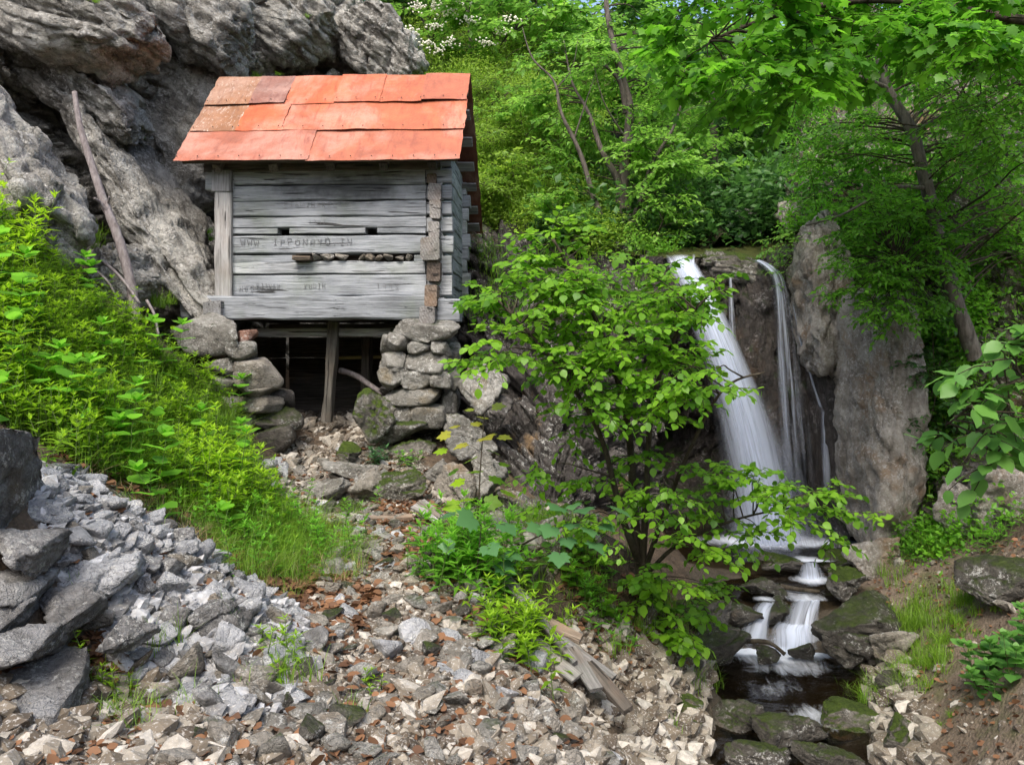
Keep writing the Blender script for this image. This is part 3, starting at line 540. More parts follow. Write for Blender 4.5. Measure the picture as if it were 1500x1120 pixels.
def sheet_mat(name, c, worn=0., white=0.):
    m = M(name); p = m.geo.outputs['Position']; l = m.attr('loc', 'Vector')
    a = m.noise(p, 2.2, 8, .7, .5); b = m.noise(m.mapv(l, (6, 1.2, 1)), 2.4, 8, .72, .5); e = m.noise(p, 1.2, 6, .65, .3)
    col = m.mix(m.ramp(a, .36, .62), tuple(x*.72 for x in c), tuple(min(1, x*1.1) for x in c)); col = m.mix(m.ramp(e, .46, .64, 0, .6), col, (c[0]*.7+.24, c[1]*.6+.20, c[2]*.6+.17))
    col = m.mix(m.ramp(b, .50, .68, 0, .7), col, (c[0]*.55, c[1]*.5, c[2]*.6)); col = m.mix(m.ramp(m.noise(p, 10, 8, .75), .58, .66, 0, .4+.4*worn), col, (.19, .075, .04)); col = m.mix(m.ramp(m.noise(p, 48, 5, .7), .60, .66, 0, .6), col, (.12, .05, .032))
    if white: col = m.mix(m.math('MULTIPLY', m.ramp(m.noise(m.mapv(l, (6, 2, 1), (0, 0, .7)), 3.5, 7, .8, 1.), .55, .63), white), col, (.58, .52, .45))
    return m.done(m.bsdf(col, m.ramp(a, .3, .7, .5, .75), m.bump(m.math('ADD', m.noise(p, 4, 5), m.math('MULTIPLY', m.noise(p, 50, 4), .15)), .5, .06), .3))
def sheet(name, u0, u1, t0, t1, mat, back=False, lift=0., seed=0):
    nu, nv = max(8, int((u1-u0)/.05)), 12; g = rng(seed+77); S, T = np.meshgrid(np.linspace(0, 1, nu), np.linspace(0, 1, nv)); s, t = S.ravel(), T.ravel()
    eu = .012*noise(np.stack([t*4, s*0+seed, s*0], 1), 5)*3; et = .003*noise(np.stack([s*(u1-u0)*3, t*0+seed*2, t*0], 1), 6)*3
    u = u0+(u1-u0)*s+eu*(np.abs(s-.5)*2)**4; tt = t0+(t1-t0)*t+et*(t > .9)
    off = .012+lift+.014*t+.022*fbm(np.stack([u*1.3, tt*4, u*0+seed*.4], 1), 3, 40)+.005*noise(np.stack([u*9, tt*2, u*0+seed], 1), 41)*(t > .85)
    V = np.stack([roofpt(a, b, back, c) for a, b, c in zip(u, tt, off)]); V2 = np.stack([roofpt(a, b, back, c-.005) for a, b, c in zip(u, tt, off)])
    i = (np.arange(nv-1)[:, None]*nu+np.arange(nu-1)[None]).ravel(); Q = np.stack([i, i+nu, i+nu+1, i+1], 1); n = nu*nv
    rim = np.concatenate([np.arange(nu), np.arange(1, nv)*nu+nu-1, (nv-1)*nu+np.arange(nu-2, -1, -1), np.arange(nv-2, 0, -1)*nu]); r2 = np.roll(rim, -1)
    E = np.stack([rim, r2, r2+n, rim+n], 1); loc = np.stack([np.concatenate([u, u]), np.concatenate([tt, tt])*2, np.full(2*n, seed*1.7)], 1)
    return mk(name, np.concatenate([V, V2]), [np.concatenate([Q, Q[:, ::-1]+n, E])], mat, roof, False, {'loc': loc})
W_ = UR-UL
def fr(f): return UL+W_*f
RC = dict(brown=(.25, .115, .055), maroon=(.20, .085, .062), orange=(.45, .105, .04), salmon=(.42, .118, .054), pink=(.34, .115, .07), rosy=(.37, .115, .062))
shs = [(0, .174, 0, .37, 'brown', .7, .5), (.172, .308, 0, .37, 'maroon', .5, .1), (.306, .498, 0, .37, 'orange', 0, 0), (.496, .67, 0, .36, 'salmon', 0, 0), (.668, .828, 0, .36, 'salmon', 0, .1), (.826, 1, 0, .35, 'rosy', 0, 0),
       (-.002, .172, .34, .685, 'brown', .7, .9), (.168, .335, .345, .685, 'orange', 0, 0), (.33, 1.002, .335, .685, 'salmon', 0, .05), (-.004, .468, .66, 1.01, 'pink', .15, .0), (.462, 1.0, .66, 1.015, 'rosy', .1, 0)]
for k, (a, b, t0, t1, c, wn_, wh) in enumerate(shs):
    sheet('roof_sheet', fr(a), fr(b), t0, t1, sheet_mat('roof_'+c+str(k), RC[c], wn_, wh), False, .016*(2 if t0 < .1 else (1 if t0 < .5 else 0))+.012*(k % 2), k)
bs_ = sheet_mat('roof_underside', (.16, .06, .04), .6)
for k, (a, b) in enumerate([(0, .34), (.335, .68), (.675, 1.)]):
    for j, (t0, t1) in enumerate([(0, .36), (.34, .70), (.68, 1.02)]): sheet('roof_sheet', fr(a), fr(b), t0, t1, bs_, True, .016*(2-j)+.004*(k % 2), 30+k*3+j)
MAT['log_dark2'] = wood_mat('old_post', (.05, .045, .038), (.13, .12, .10), (.22, .205, .18), None, .2)
q = []
for k, (a, b, t0, t1, c, wn_, wh) in enumerate(shs):
    for u in np.arange(fr(a)+.04, fr(b), .27):
        v, f = ico(1); q.append((v*.009+roofpt(u, t1-.03, False, .045+.016*(2 if t0 < .1 else (1 if t0 < .5 else 0))+.012*(k % 2)), f, {}))
V, F, A = join(q); tag(mk('nails', V, F, MAT['log_dark'], roof, True), None, None, None, 'stuff')
for j in range(5):  # boards added at back and sides to keep daylight out below the floor
    z0 = -1.42+j*.33
    bm_('foundation_board', L(-1.4, 2.45, z0), L(1.4, 2.45, z0), .04, .325, 'log_dark', n=6); bm_('foundation_board', L(-1.5, .9, z0), L(-1.5, 2.5, z0), .04, .325, 'log_dark', n=6); bm_('foundation_board', L(1.36, .7, z0), L(1.36, 2.5, z0), .04, .325, 'log_dark', n=6)
# timbers below the floor
bm_('floor_joist', L(U(350), .5, Zp(486)), L(U(575), .5, Zp(486)), .15, .115, 'log_post', n=12)
bm_('floor_joist', L(U(330), 1.7, Zp(478)), L(U(585), 1.7, Zp(478)), .16, .14, 'log_dark', n=8)
bm_('support_post', L(U(466.5), .42, Zp(622)), L(U(477), .42, Zp(470)), .14, .14, 'log_dark2', (0, 1, 0), 12, .02)
bm_('support_post', L(U(497), 1.55, -1.35), L(U(499), 1.55, Zp(478)), .15, .15, 'log_dark', (0, 1, 0), 8, .02)
bm_('support_post', L(U(546), 2.2, -1.35), L(U(547), 2.2, Zp(478)), .15, .15, 'log_dark', (0, 1, 0), 8, .02)
MAT['yellow'] = wood_mat('pale_board', (.16, .12, .05), (.34, .27, .11), (.50, .42, .18))
t = mkb('shelf_board', beam([L(U(425), 1.8, Zp(529)), L(U(560), 1.8, Zp(525))], .3, .05, n=8, seed=91), MAT['yellow']); tag(t, 'pale yellowish board lying across the dark space under the hut', 'board')
pts = catmull([L(U(476), .75, Zp(545)), L(U(500), .72, Zp(552)), L(U(525), .62, Zp(566)), L(U(550), .5, Zp(580))], 16)
tag(mkb('propped_pole', tube(pts, [.045, .035], 8, .05, 5), MAT['dead'], None, True), 'pale bare pole leaning under the hut behind the support post', 'pole')
# carved names: thin uneven strokes cut into the wood
MAT['carve'] = (lambda m: m.done(m.bsdf((.15, .153, .158), .95)))(M('carved_mark'))
GLY = {'W': [[(0, 1), (.25, 0), (.5, .7), (.75, 0), (1, 1)]], 'I': [[(.2, 1), (.8, 1)], [(.5, 1), (.5, 0)], [(.2, 0), (.8, 0)]], 'P': [[(.1, 0), (.1, 1), (.8, .95), (.85, .6), (.1, .5)]], 'O': [[(.5, 1), (.1, .8), (.1, .2), (.5, 0), (.9, .2), (.9, .8), (.5, 1)]],
       'N': [[(.1, 0), (.1, 1), (.9, 0), (.9, 1)]], 'R': [[(.1, 0), (.1, 1), (.8, .95), (.8, .55), (.1, .5), (.9, 0)]], 'Y': [[(.1, 1), (.5, .5), (.9, 1)], [(.5, .5), (.5, 0)]], '.': [[(.4, .05), (.6, .05)]], 'E': [[(.9, 1), (.1, 1), (.1, 0), (.9, 0)], [(.1, .5), (.7, .5)]],
       'L': [[(.1, 1), (.1, 0), (.8, 0)]], 'V': [[(0, 1), (.5, 0), (1, 1)]], 'A': [[(0, 0), (.5, 1), (1, 0)], [(.2, .4), (.8, .4)]], 'H': [[(.1, 0), (.1, 1)], [(.9, 0), (.9, 1)], [(.1, .5), (.9, .5)]], 'B': [[(.1, 0), (.1, 1), (.7, .9), (.7, .6), (.1, .5), (.8, .4), (.8, .1), (.1, 0)]],
       'G': [[(.9, .85), (.5, 1), (.1, .7), (.1, .2), (.5, 0), (.9, .2), (.9, .45), (.6, .45)]], 'K': [[(.1, 0), (.1, 1)], [(.9, 1), (.1, .5), (.9, 0)]], 'U': [[(.1, 1), (.1, .2), (.5, 0), (.9, .2), (.9, 1)]], 'D': [[(.1, 0), (.1, 1), (.7, .85), (.9, .5), (.7, .15), (.1, 0)]], 'M': [[(0, 0), (.1, 1), (.5, .3), (.9, 1), (1, 0)]],
       'T': [[(0, 1), (1, 1)], [(.5, 1), (.5, 0)]], 'S': [[(.9, .9), (.4, 1), (.1, .75), (.8, .4), (.8, .1), (.1, 0)]], 'Z': [[(.1, 1), (.9, 1), (.1, 0), (.9, 0)]], '1': [[(.2, .75), (.55, 1), (.55, 0)]], '9': [[(.85, .6), (.3, .5), (.15, .8), (.5, 1), (.85, .8), (.7, 0)]], '3': [[(.15, 1), (.8, .95), (.4, .55), (.85, .3), (.5, 0), (.1, .1)]]}
def text(st, px, py, hpx, adv, r=.0045):
    g = rng(int(px*3+py)); q = []; x = px
    for c in st:
        if c in GLY:
            dy = g.normal(0, .5); sh_ = g.normal(0, .08); h_ = hpx*g.uniform(.9, 1.12)
            for ln in GLY[c]:
                w_ = adv*.66; pts = [L(U(x+(a+sh_*b_)*w_+g.normal(0, .15)), -.0135, Zp(py+dy-b_*h_+g.normal(0, .2))) for a, b_ in ln]; q.append(tube(np.array(pts), r*.95*g.uniform(.6, 1.15), 4)[:2]+({},))
        x += adv
    V, F, A = join(q); mk('lettering', V, F, MAT['carve'], hut, False)
text('WWW.', 351, 358.5, 8, 10); text('IPPONRYO.IN', 399, 359, 9, 11, .005)
text('HBG', 349, 425.5, 7.5, 8, .003); text('EIIVAN', 375, 423, 7.5, 6, .004); text('KUDIM', 446, 423, 7.5, 6.5, .0032); text('1993', 552, 424, 8, 9, .0028)
text('PTAMIHZRSETO', 416, 302.5, 6.5, 8, .003); text('1993', 452, 328, 6, 7, .0025)

# ------------------------------------------------------------------ dry stone piers
def zz(b, s=2.83, ox=230, oy=420): return (b[0]/s+ox, b[1]/s+oy, b[2]/s+ox, b[3]/s+oy)
pr = thing('stone_pier', 'dry stone pier of white limestone under the right hut corner', 'pier', P(610, 650, 10.5))
for k, b in enumerate([(965, 135, 1255, 232), (955, 195, 1050, 272), (1045, 222, 1132, 275), (1130, 232, 1220, 290), (935, 265, 1042, 345), (1033, 275, 1220, 362), (918, 340, 1017, 422), (1008, 340, 1142, 424), (1138, 355, 1220, 420),
                       (938, 415, 1205, 484), (962, 478, 1078, 572), (1063, 490, 1200, 585), (892, 465, 968, 545), (1075, 210, 1140, 235), (990, 330, 1050, 352), (1020, 405, 1060, 425), (1080, 470, 1130, 492)]):
    px_stone('stone', *zz((b[0]-5, b[1]-5, b[2]+5, b[3]+5)), 10.42, 'rock_pier', pr, 14+k % 6, .9, None, .24)
for k, b in enumerate([(818, 540, 1150, 650), (850, 440, 935, 535), (960, 630, 1155, 725)]): px_stone('mossy_stone', *zz(b), 10.3, 'rock_moss', pr, k+5, .9, None, .25)
for k, b in enumerate([(1195, 235, 1262, 335), (1200, 330, 1258, 425), (1190, 420, 1252, 525), (1185, 520, 1260, 620), (920, 200, 990, 290), (925, 300, 985, 360)]): px_stone('stone', *zz(b), 10.75, 'rock_pier', pr, 14+k % 6, .9, None, .3)
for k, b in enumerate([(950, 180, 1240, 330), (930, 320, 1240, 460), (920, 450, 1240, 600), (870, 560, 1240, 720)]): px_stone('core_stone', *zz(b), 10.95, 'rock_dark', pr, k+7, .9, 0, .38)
MAT['moss_cush'] = MAT['moss']
pl = thing('stone_pier', 'low pier of rough boulders under the left hut corner', 'pier', P(360, 640, 10.5))
for k, (b, mt) in enumerate([((60, 118, 352, 278), 'rock_pier'), ((305, 238, 418, 308), 'rock_pier'), ((215, 280, 355, 375), 'rock_pier'), ((325, 298, 508, 432), 'rock_warm'), ((352, 418, 492, 474), 'rock_warm'), ((340, 458, 498, 520), 'rock_warm'),
                       ((428, 503, 588, 595), 'rock_stream'), ((436, 570, 582, 675), 'rock_stream'), ((465, 425, 565, 535), 'rock_dark'), ((345, 508, 435, 605), 'rock_moss'), ((230, 370, 350, 470), 'rock_pier'), ((240, 460, 360, 570), 'rock_pier')]):
    px_stone('stone', *zz((b[0]-6, b[1]-6, b[2]+6, b[3]+6)), 10.35 if k != 8 else 10.7, mt, pl, 14+k % 6 if k % 2 else k+1, .9, None, .28)
MAT['red_rock'] = rock_mat('reddish_stone', (.10, .05, .035), (.26, .14, .10), (.36, .22, .17), .2, 0, 0, (0, 0, 0), 2.)
px_stone('red_stone', *zz((330, 178, 412, 242)), 10.4, 'red_rock', pl, 9, .9, 0, .2)
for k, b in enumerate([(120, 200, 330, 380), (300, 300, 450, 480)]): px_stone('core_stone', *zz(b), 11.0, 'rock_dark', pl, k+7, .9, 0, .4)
# ------------------------------------------------------------------ boulders
def boulder(name, px, py, Y, rx, ry, mat, label, k, tilt=None, depth=None, cat='rock', group=None):
    o = px_stone(name, px-rx, py-ry, px+rx, py+ry, Y, mat, None, k, .85, tilt, depth)
    soft = mat == 'moss'
    V, Fc = rock_shape(300+k*3, 5, 40 if soft else 8+k % 4, 5 if soft else 30, .85 if soft else .5, 1., 0, .16 if soft else .04); sc = np.array(o.scale); V = V*sc; V = (V if soft else rock_detail(V, vnormals(V, Fc), .16*min(sc.min(), .5), 1.0/min(sc.min(), .5)**.8, .4, k))/sc
    me = mk('b', V, Fc, MAT[mat], None, True); d = me.data; d.name = name; bpy.data.objects.remove(me); o.data = d
    return tag(o, label, cat, group)
for k, a in enumerate([
    ('bedrock', -10, 735, 4.25, 64, 122, 'rock_grey', 'large grey bedrock at the left edge beside the scree', .5, .5),
    ('boulder', 30, 800, 4.1, 46, 30, 'rock_grey', 'grey rock wedged between the bedrock and the scree', .3, .3),
    ('boulder', 15, 852, 4.1, 58, 34, 'rock_grey', 'crusted grey boulder directly below the bedrock', .2, .35),
    ('boulder', 108, 890, 4.1, 44, 32, 'rock_grey', 'dark faced boulder between scree slab and corner boulders', .25, .3),
    ('boulder', 30, 940, 3.8, 60, 36, 'rock_grey', 'rough boulder in the bottom left corner with crusted face', 0, .35),
    ('boulder', -14, 900, 3.85, 52, 40, 'rock_grey', 'grey rock cut off by the left edge above the corner boulder', .2, .35),
    ('boulder', 172, 930, 4.05, 36, 26, 'rock_grey', 'small dark rock at the foot of the scree', .2, .2),
    ('boulder', 150, 848, 4.5, 58, 30, 'rock_light', 'big flat pale slab embedded in the scree', .25, .3),
    ('boulder', 322, 905, 4.7, 40, 27, 'rock_grey', 'dark wedge shaped rock at the lower edge of the scree', .1, .22),
    ('boulder', 40, 1012, 3.65, 70, 34, 'rock_grey', 'low wide boulder under the corner boulders', .05, .35),
    ('boulder', 547, 715, 9.0, 30, 30, 'rock_warm', 'angular pale block in front of the hut opening', -.2, None),
    ('boulder', 592, 722, 9.0, 40, 33, 'rock_moss', 'mossy block right of the angular pale block', .1, None),
    ('boulder', 478, 722, 9.1, 36, 24, 'rock_pier', 'rough lichen rock left of the pale block below the hut', .1, None),
    ('boulder', 510, 748, 8.6, 28, 20, 'rock_moss', 'dark rock with mossy cap in the middle of the gravel chute', .2, None),
    ('boulder', 466, 752, 8.5, 22, 16, 'rock_moss', 'small moss spotted rock beside the horsetail clump', .2, None),
    ('boulder', 520, 692, 9.7, 46, 15, 'rock_pier', 'flat slab at the threshold of the hut opening', .05, None),
    ('boulder', 668, 715, 9.3, 32, 38, 'rock_warm', 'smooth sloping slab right of the mossy block', .3, None),
    ('boulder', 640, 690, 9.6, 18, 17, 'rock_pier', 'cube shaped stone at the foot of the white pier', .1, None),
    ('boulder', 512, 665, 9.9, 18, 19, 'rock_moss2', 'rounded cushion of bright green moss by the pier', 0, None),
    ('boulder', 546, 608, 10.15, 30, 34, 'rock_moss2', 'green mossy hump on the left flank of the pier', .5, None),
    ('boulder', 705, 572, 10.5, 34, 36, 'rock_pier', 'big grey boulder right of the white pier', .3, None),
    ('boulder', 722, 605, 10.3, 24, 26, 'rock_dark', 'grey rock below the big boulder right of the pier', .3, None),
    ('boulder', 690, 640, 10.0, 42, 32, 'rock_pier', 'pale cracked boulder behind the yellowing sapling', .1, None),
    ('boulder', 715, 700, 9.3, 30, 34, 'rock_pier', 'upright grey rock behind the sapling at the chute edge', .2, None),
    ('boulder', 610, 852, 6.7, 32, 17, 'rock_warm', 'tan flat rock lying in the middle of the chute', .15, None),
    ('boulder', 562, 838, 6.9, 16, 14, 'rock_light', 'pale block just left of the tan flat rock', 0, None),
    ('boulder', 656, 940, 5.4, 20, 17, 'rock_light', 'bright white stone low in the gravel chute', .1, None),
    ('boulder', 768, 845, 6.7, 34, 28, 'rock_moss', 'white rock with mossy crown behind the fallen beam', .1, None),
    ('boulder', 748, 785, 7.6, 24, 22, 'rock_warm', 'squarish ochre rock behind the sycamore seedling', .1, None),
    ('boulder', 1258, 903, 8.3, 70, 31, 'rock_stream', 'large dark mossy boulder right of the cascade', .05, .5),
    ('boulder', 1242, 950, 7.9, 37, 26, 'rock_stream', 'rounded dark boulder at the edge of the lower pool', 0, None),
    ('boulder', 1312, 945, 7.7, 34, 28, 'rock_warm', 'tan rock between pool and grassy path edge', .2, None),
    ('boulder', 1240, 856, 9.0, 25, 23, 'rock_moss', 'pale boulder above the large mossy stream boulder', .1, None),
    ('boulder', 1138, 897, 8.85, 26, 17, 'rock_stream', 'dark wet rock splitting the cascade in two', 0, None),
    ('boulder', 1220, 822, 10.1, 27, 16, 'rock_moss', 'mossy boulder right of the uppermost small cascade', 0, None),
    ('boulder', 1142, 823, 10.1, 33, 15, 'rock_moss', 'mossy boulder left of the uppermost small cascade', 0, None),
    ('boulder', 1116, 862, 9.2, 34, 17, 'rock_stream', 'brown wet boulder above the cascade on the near bank', .15, None),
    ('boulder', 1030, 897, 8.4, 40, 26, 'rock_moss', 'mossy boulder under the hazel left of the cascade', .2, None),
    ('boulder', 1046, 945, 8.0, 55, 26, 'rock_stream', 'dark wet boulder at the left edge of the pool', .1, None),
    ('boulder', 1127, 958, 8.15, 20, 10, 'rock_stream', 'small dark rock awash below the left fall of the cascade', 0, None),
    ('boulder', 1178, 955, 8.2, 22, 11, 'rock_stream', 'small dark rock awash below the right fall of the cascade', 0, None),
    ('boulder', 1228, 798, 10.7, 10, 8, 'rock_stream', 'dark stone at the outlet of the waterfall pool', 0, None),
    ('boulder', 1207, 804, 10.6, 11, 6, 'rock_moss', 'small mossy stone left of the dark outlet stone', 0, None),
    ('boulder', 1470, 846, 6.9, 56, 25, 'rock_stream', 'dark flat boulder above the earth path at the right edge', -.15, .4),
    ('boulder', 1282, 812, 9.5, 46, 30, 'rock_butt', 'sloping pale rock at the foot of the buttress', -.4, None),
    ('boulder', 1465, 735, 8.7, 56, 58, 'rock_butt', 'white blotched rock on the bank above the path', -.2, .5),
    ('boulder', 1395, 745, 9.2, 36, 40, 'rock_butt', 'rough rock between buttress and white blotched rock', .2, .5),
    ('boulder', 1445, 690, 9.2, 40, 22, 'rock_dark', 'grey ledge above the white blotched rock', -.1, .4),
    ('boulder', 1470, 885, 6.6, 14, 7, 'rock_warm', 'small pale stone lying on the earth path', 0, None),
    ('boulder', 1000, 985, 7.3, 34, 22, 'rock_stream', 'dark stone on the left rim of the lower pool', .1, None),
    ('boulder', 985, 1040, 6.6, 40, 26, 'rock_moss', 'mossy stone on the left pool rim near the bottom edge', .1, None),
    ('boulder', 950, 1095, 6.0, 44, 28, 'rock_stream', 'dark stone lowest on the left pool rim', .1, None),
    ('boulder', 1318, 1010, 7.0, 30, 20, 'rock_stream', 'dark stone on the right rim of the lower pool', -.1, None),
    ('boulder', 1330, 1075, 6.2, 42, 26, 'rock_moss', 'mossy stone on the right pool rim near the bottom edge', -.1, None),
    ('boulder', 1085, 1050, 6.9, 44, 24, 'rock_stream', 'dark wet stone standing in the pool at its left side', .1, None),
    ('boulder', 1160, 1075, 6.6, 50, 24, 'rock_stream', 'broad wet stone in the middle of the pool outlet', 0, None),
    ('boulder', 1240, 1055, 6.9, 42, 24, 'rock_moss', 'mossy stone in the pool near its right side', -.1, None),
    ('boulder', 1110, 1110, 6.2, 46, 22, 'rock_stream', 'low dark stone at the bottom edge of the stream', .1, None),
    ('boulder', 1215, 1112, 6.2, 46, 22, 'rock_stream', 'low wet stone at the bottom edge right of the stream middle', -.1, None),
    ('boulder', 1090, 900, 8.75, 26, 16, 'rock_stream', 'wet rock left of the left fall of the cascade', .1, None),
    ('boulder', 760, 745, 9.2, 40, 24, 'rock_dark', 'dark block at the foot of the layered rock wall', .2, None),
    ('boulder', 830, 770, 9.0, 36, 22, 'rock_moss', 'mossy block at the foot of the layered rock wall', .1, None),
    ('boulder', 735, 765, 8.6, 22, 14, 'rock_warm', 'small tan stone above the flat weathered board', .1, None),
    ('boulder', 590, 72, 17.0, 36, 34, 'rock_light', 'white rock knob on the skyline above the hut roof', .5, None),
    ('boulder', 700, 350, 14.2, 34, 45, 'rock_butt', 'pale rock outcrop behind the hut wall', .1, None),
    ('boulder', 1170, 330, 12.8, 36, 30, 'rock_butt', 'pale rock outcrop above the right strand of the fall', .1, None),
    ('boulder', 1095, 318, 14.0, 20, 12, 'rock_pier', 'grey rock on the slope behind the waterfall lip', .1, None),
    ('boulder', 1450, 215, 12.2, 45, 50, 'rock_dark', 'dark rock overhang high on the right hillside', .1, .6),
]): boulder(*a[:8], k, a[8], a[9])

# ------------------------------------------------------------------ scree and gravel: the largest stones one by one, the rest as a mass
def on_ground(n, poly, seed, ylim):
    g = rng(seed); out = []
    while sum(len(o) for o in out) < n:
        # even in the picture: sample by angle and depth on the slope, keep what lies in the region
        Y = g.uniform(*ylim, 6000); X = g.uniform(-5, 3, 6000); Z = gh(X, Y); V = np.stack([X, Y, Z], 1); x, y = proj(V); out.append(V[inpoly(x, y, poly)])
    return np.concatenate(out)[:n]
def gpts0(n, poly, seed, ylim):
    g = rng(seed); out = []; c = it = 0
    while c < n and it < 60: Y = g.uniform(*ylim, 5000); X = g.uniform(-6, 7, 5000); V = np.stack([X, Y, gh(X, Y)], 1); x, y = proj(V); V = V[inpoly(x, y, poly)]; out.append(V); c += len(V); it += 1
    return np.concatenate(out)[:n]
def spread(V, rad):
    """greedy: keep stones that do not sit inside a bigger one"""
    keep = []; K = np.zeros((0, 3)); KR = np.zeros(0)
    for v, r in zip(V, rad):
        if len(K) == 0 or np.all(np.linalg.norm(K-v, axis=1) > .72*(KR+r)): keep.append(1); K = np.vstack([K, v]); KR = np.append(KR, r)
        else: keep.append(0)
    return np.array(keep, bool)
def stones(parent, V, rad, mats, seed, flat=.7, sink=.15, name='stone', pw=None):
    g = rng(seed)
    for v, r in zip(V, rad):
        mt = mats[g.choice(len(mats), p=pw)]; q = g.uniform(.75, 1.3, 3)*r; q[2] *= flat
        inst(name, stone_data(int(g.integers(14)), mt), v+np.array([0, 0, q[2]*(1-sink*2)]), (g.normal(0, .35), g.normal(0, .35), g.uniform(0, 6.28)), q, parent)
def gravel_mesh(V, rad, seed, flat=.7):
    g = rng(seed); sh = [rock_shape(500+k, 1, 8, 20, .6, 1, 0, .1) for k in range(8)]; D, Fc = sh[0]; n = len(V); S = np.stack([s[0] for s in sh])[g.integers(0, 8, n)]
    a = g.uniform(0, 6.28, n); c, s_ = np.cos(a), np.sin(a); sc = rad[:, None]*g.uniform(.7, 1.35, (n, 3))*np.array([1, 1, flat])
    S = S*sc[:, None]; tl = g.normal(0, .4, (n, 1)); x = S[..., 0]*c[:, None]-S[..., 1]*s_[:, None]; y = S[..., 0]*s_[:, None]+S[..., 1]*c[:, None]; z = S[..., 2]+x*tl
    W = np.stack([x, y, z], -1)+(V+np.array([0, 0, .12])*rad[:, None])[:, None]
    return W.reshape(-1, 3), (Fc[None]+np.arange(n)[:, None, None]*len(D)).reshape(-1, 3), {'rnd': np.repeat(g.random(n), len(D)), 'tone': np.repeat(g.random(n), len(D))}
def gravel_mat(name, stops):
    m = M(name); p = m.geo.outputs['Position']; col = m.cr(m.attr('rnd'), stops); f = m.noise(p, 30, 6, .7)
    col = m.mix(m.ramp(f, .4, .6, 0, .5), col, (.10, .09, .075)); col = m.mix(m.ramp(m.noise(p, 60, 4), .55, .65, 0, .5), col, (.55, .53, .49))
    return m.done(m.bsdf(col, .88, m.bump(f, .6, .01), .25))
MAT['gravel'] = gravel_mat('chute_gravel', [(0, (.06, .044, .03)), (.4, (.145, .118, .085)), (.75, (.28, .25, .20)), (1, (.48, .45, .395))])
MAT['gravel_grey'] = gravel_mat('scree_gravel', [(0, (.09, .09, .09)), (.4, (.23, .235, .24)), (.75, (.38, .388, .395)), (1, (.54, .547, .555))])
g_ = rng(5)
SV = on_ground(900, SCREE, 11, (3.4, 5.8)); sr = np.sort(np.clip(g_.lognormal(-3.0, .40, 900), .03, .10))[::-1]; kp = spread(SV, sr); SV, sr = SV[kp][:290], sr[kp][:290]
sp = thing('scree_pile', 'sloping pile of loose pale grey broken stones in the left foreground', 'stone pile', P(230, 900, 4.6)); stones(sp, SV, sr, ['rock_light', 'rock_grey', 'rock_light', 'rock_warm'], 21, .62, .1, 'stone', [.45, .25, .2, .1])
GV2 = on_ground(3600, SCREE, 12, (3.4, 5.8)); o2 = gravel_mesh(GV2, np.clip(rng(6).lognormal(-3.4, .4, 3600), .012, .07), 31); tag(mk('small_stone', o2[0], o2[1], MAT['gravel_grey'], sp, False, o2[2]), None, None, None, 'stuff')
CV = on_ground(1500, CHUTE, 13, (3.0, 10.6)); cr_ = np.clip(g_.lognormal(-3.05, .38, 1500), .025, .10); o_ = np.argsort(-cr_/CV[:, 1]**.2); CV, cr_ = CV[o_], cr_[o_]; kp = spread(CV, cr_); CV, cr_ = CV[kp][:290], cr_[kp][:290]
cp = thing('gravel_chute', 'chute of mixed pale stones running down from under the hut', 'stone chute', P(560, 900, 5.8)); stones(cp, CV, cr_, ['rock_warm', 'rock_light', 'rock_pier', 'rock_stream'], 22, .6, .26, 'stone', [.45, .15, .28, .12])
CG = on_ground(11000, CHUTE, 14, (3.0, 10.6)); fz = fbm(CG*2.2, 3, 77); CG = CG[fz > -.12]; fz = fz[fz > -.12]; o2 = gravel_mesh(CG, np.clip(rng(7).lognormal(-3.95, .55, len(CG))*(1+.9*fz), .007, .07), 32); tag(mk('small_stone', o2[0], o2[1], MAT['gravel'], cp, False, o2[2]), None, None, None, 'stuff')
# stones scattered on the near stream bank and along the path
BK = [(800, 930), (870, 880), (960, 880), (1010, 960), (1010, 1130), (860, 1130)]
BV = on_ground(700, BK, 15, (4, 8)); o2 = gravel_mesh(BV, np.clip(rng(8).lognormal(-3.4, .5, 700), .012, .09), 33); tag(mk('bank_rubble', o2[0], o2[1], MAT['gravel'], None, False, o2[2]), 'small broken stones scattered on the bank below the hazel', 'rubble', None, 'stuff')

for nm, lb, poly, n, sd2, yl, mu in [('corner_rubble', 'small grey stones scattered in the bottom left corner', [(-60, 990), (160, 960), (320, 1040), (310, 1140), (-60, 1140)], 700, 41, (2.8, 4.6), -3.4), ('path_rubble', 'few small stones trodden into the earth path', PATHP, 260, 42, (4.5, 9.5), -3.9),
        ('hut_rubble', 'dark rubble in the shade under the hut', [(380, 570), (600, 570), (640, 670), (420, 690)], 700, 44, (9.5, 13.5), -3.0),
        ('left_pool_rubble', 'wet stones lining the left rim of the pool', [(960, 930), (1040, 950), (1030, 1140), (900, 1140), (930, 1040)], 420, 45, (5, 8.4), -2.9),
        ('right_pool_rubble', 'wet stones lining the right rim of the pool', [(1270, 950), (1330, 960), (1390, 1140), (1290, 1140)], 260, 46, (5, 8.4), -2.9),
        ('wall_rubble', 'broken stones heaped between the sapling and the rock wall', [(640, 700), (740, 690), (880, 790), (800, 860), (690, 800)], 900, 43, (6.5, 10), -3.1)]:
    BV = gpts0(n, poly, sd2, yl); o2 = gravel_mesh(BV, np.clip(rng(sd2).lognormal(mu, .45, len(BV)), .010, .10), sd2); tag(mk(nm, o2[0], o2[1], MAT['gravel'], None, False, o2[2]), lb, 'rubble', None, 'stuff')
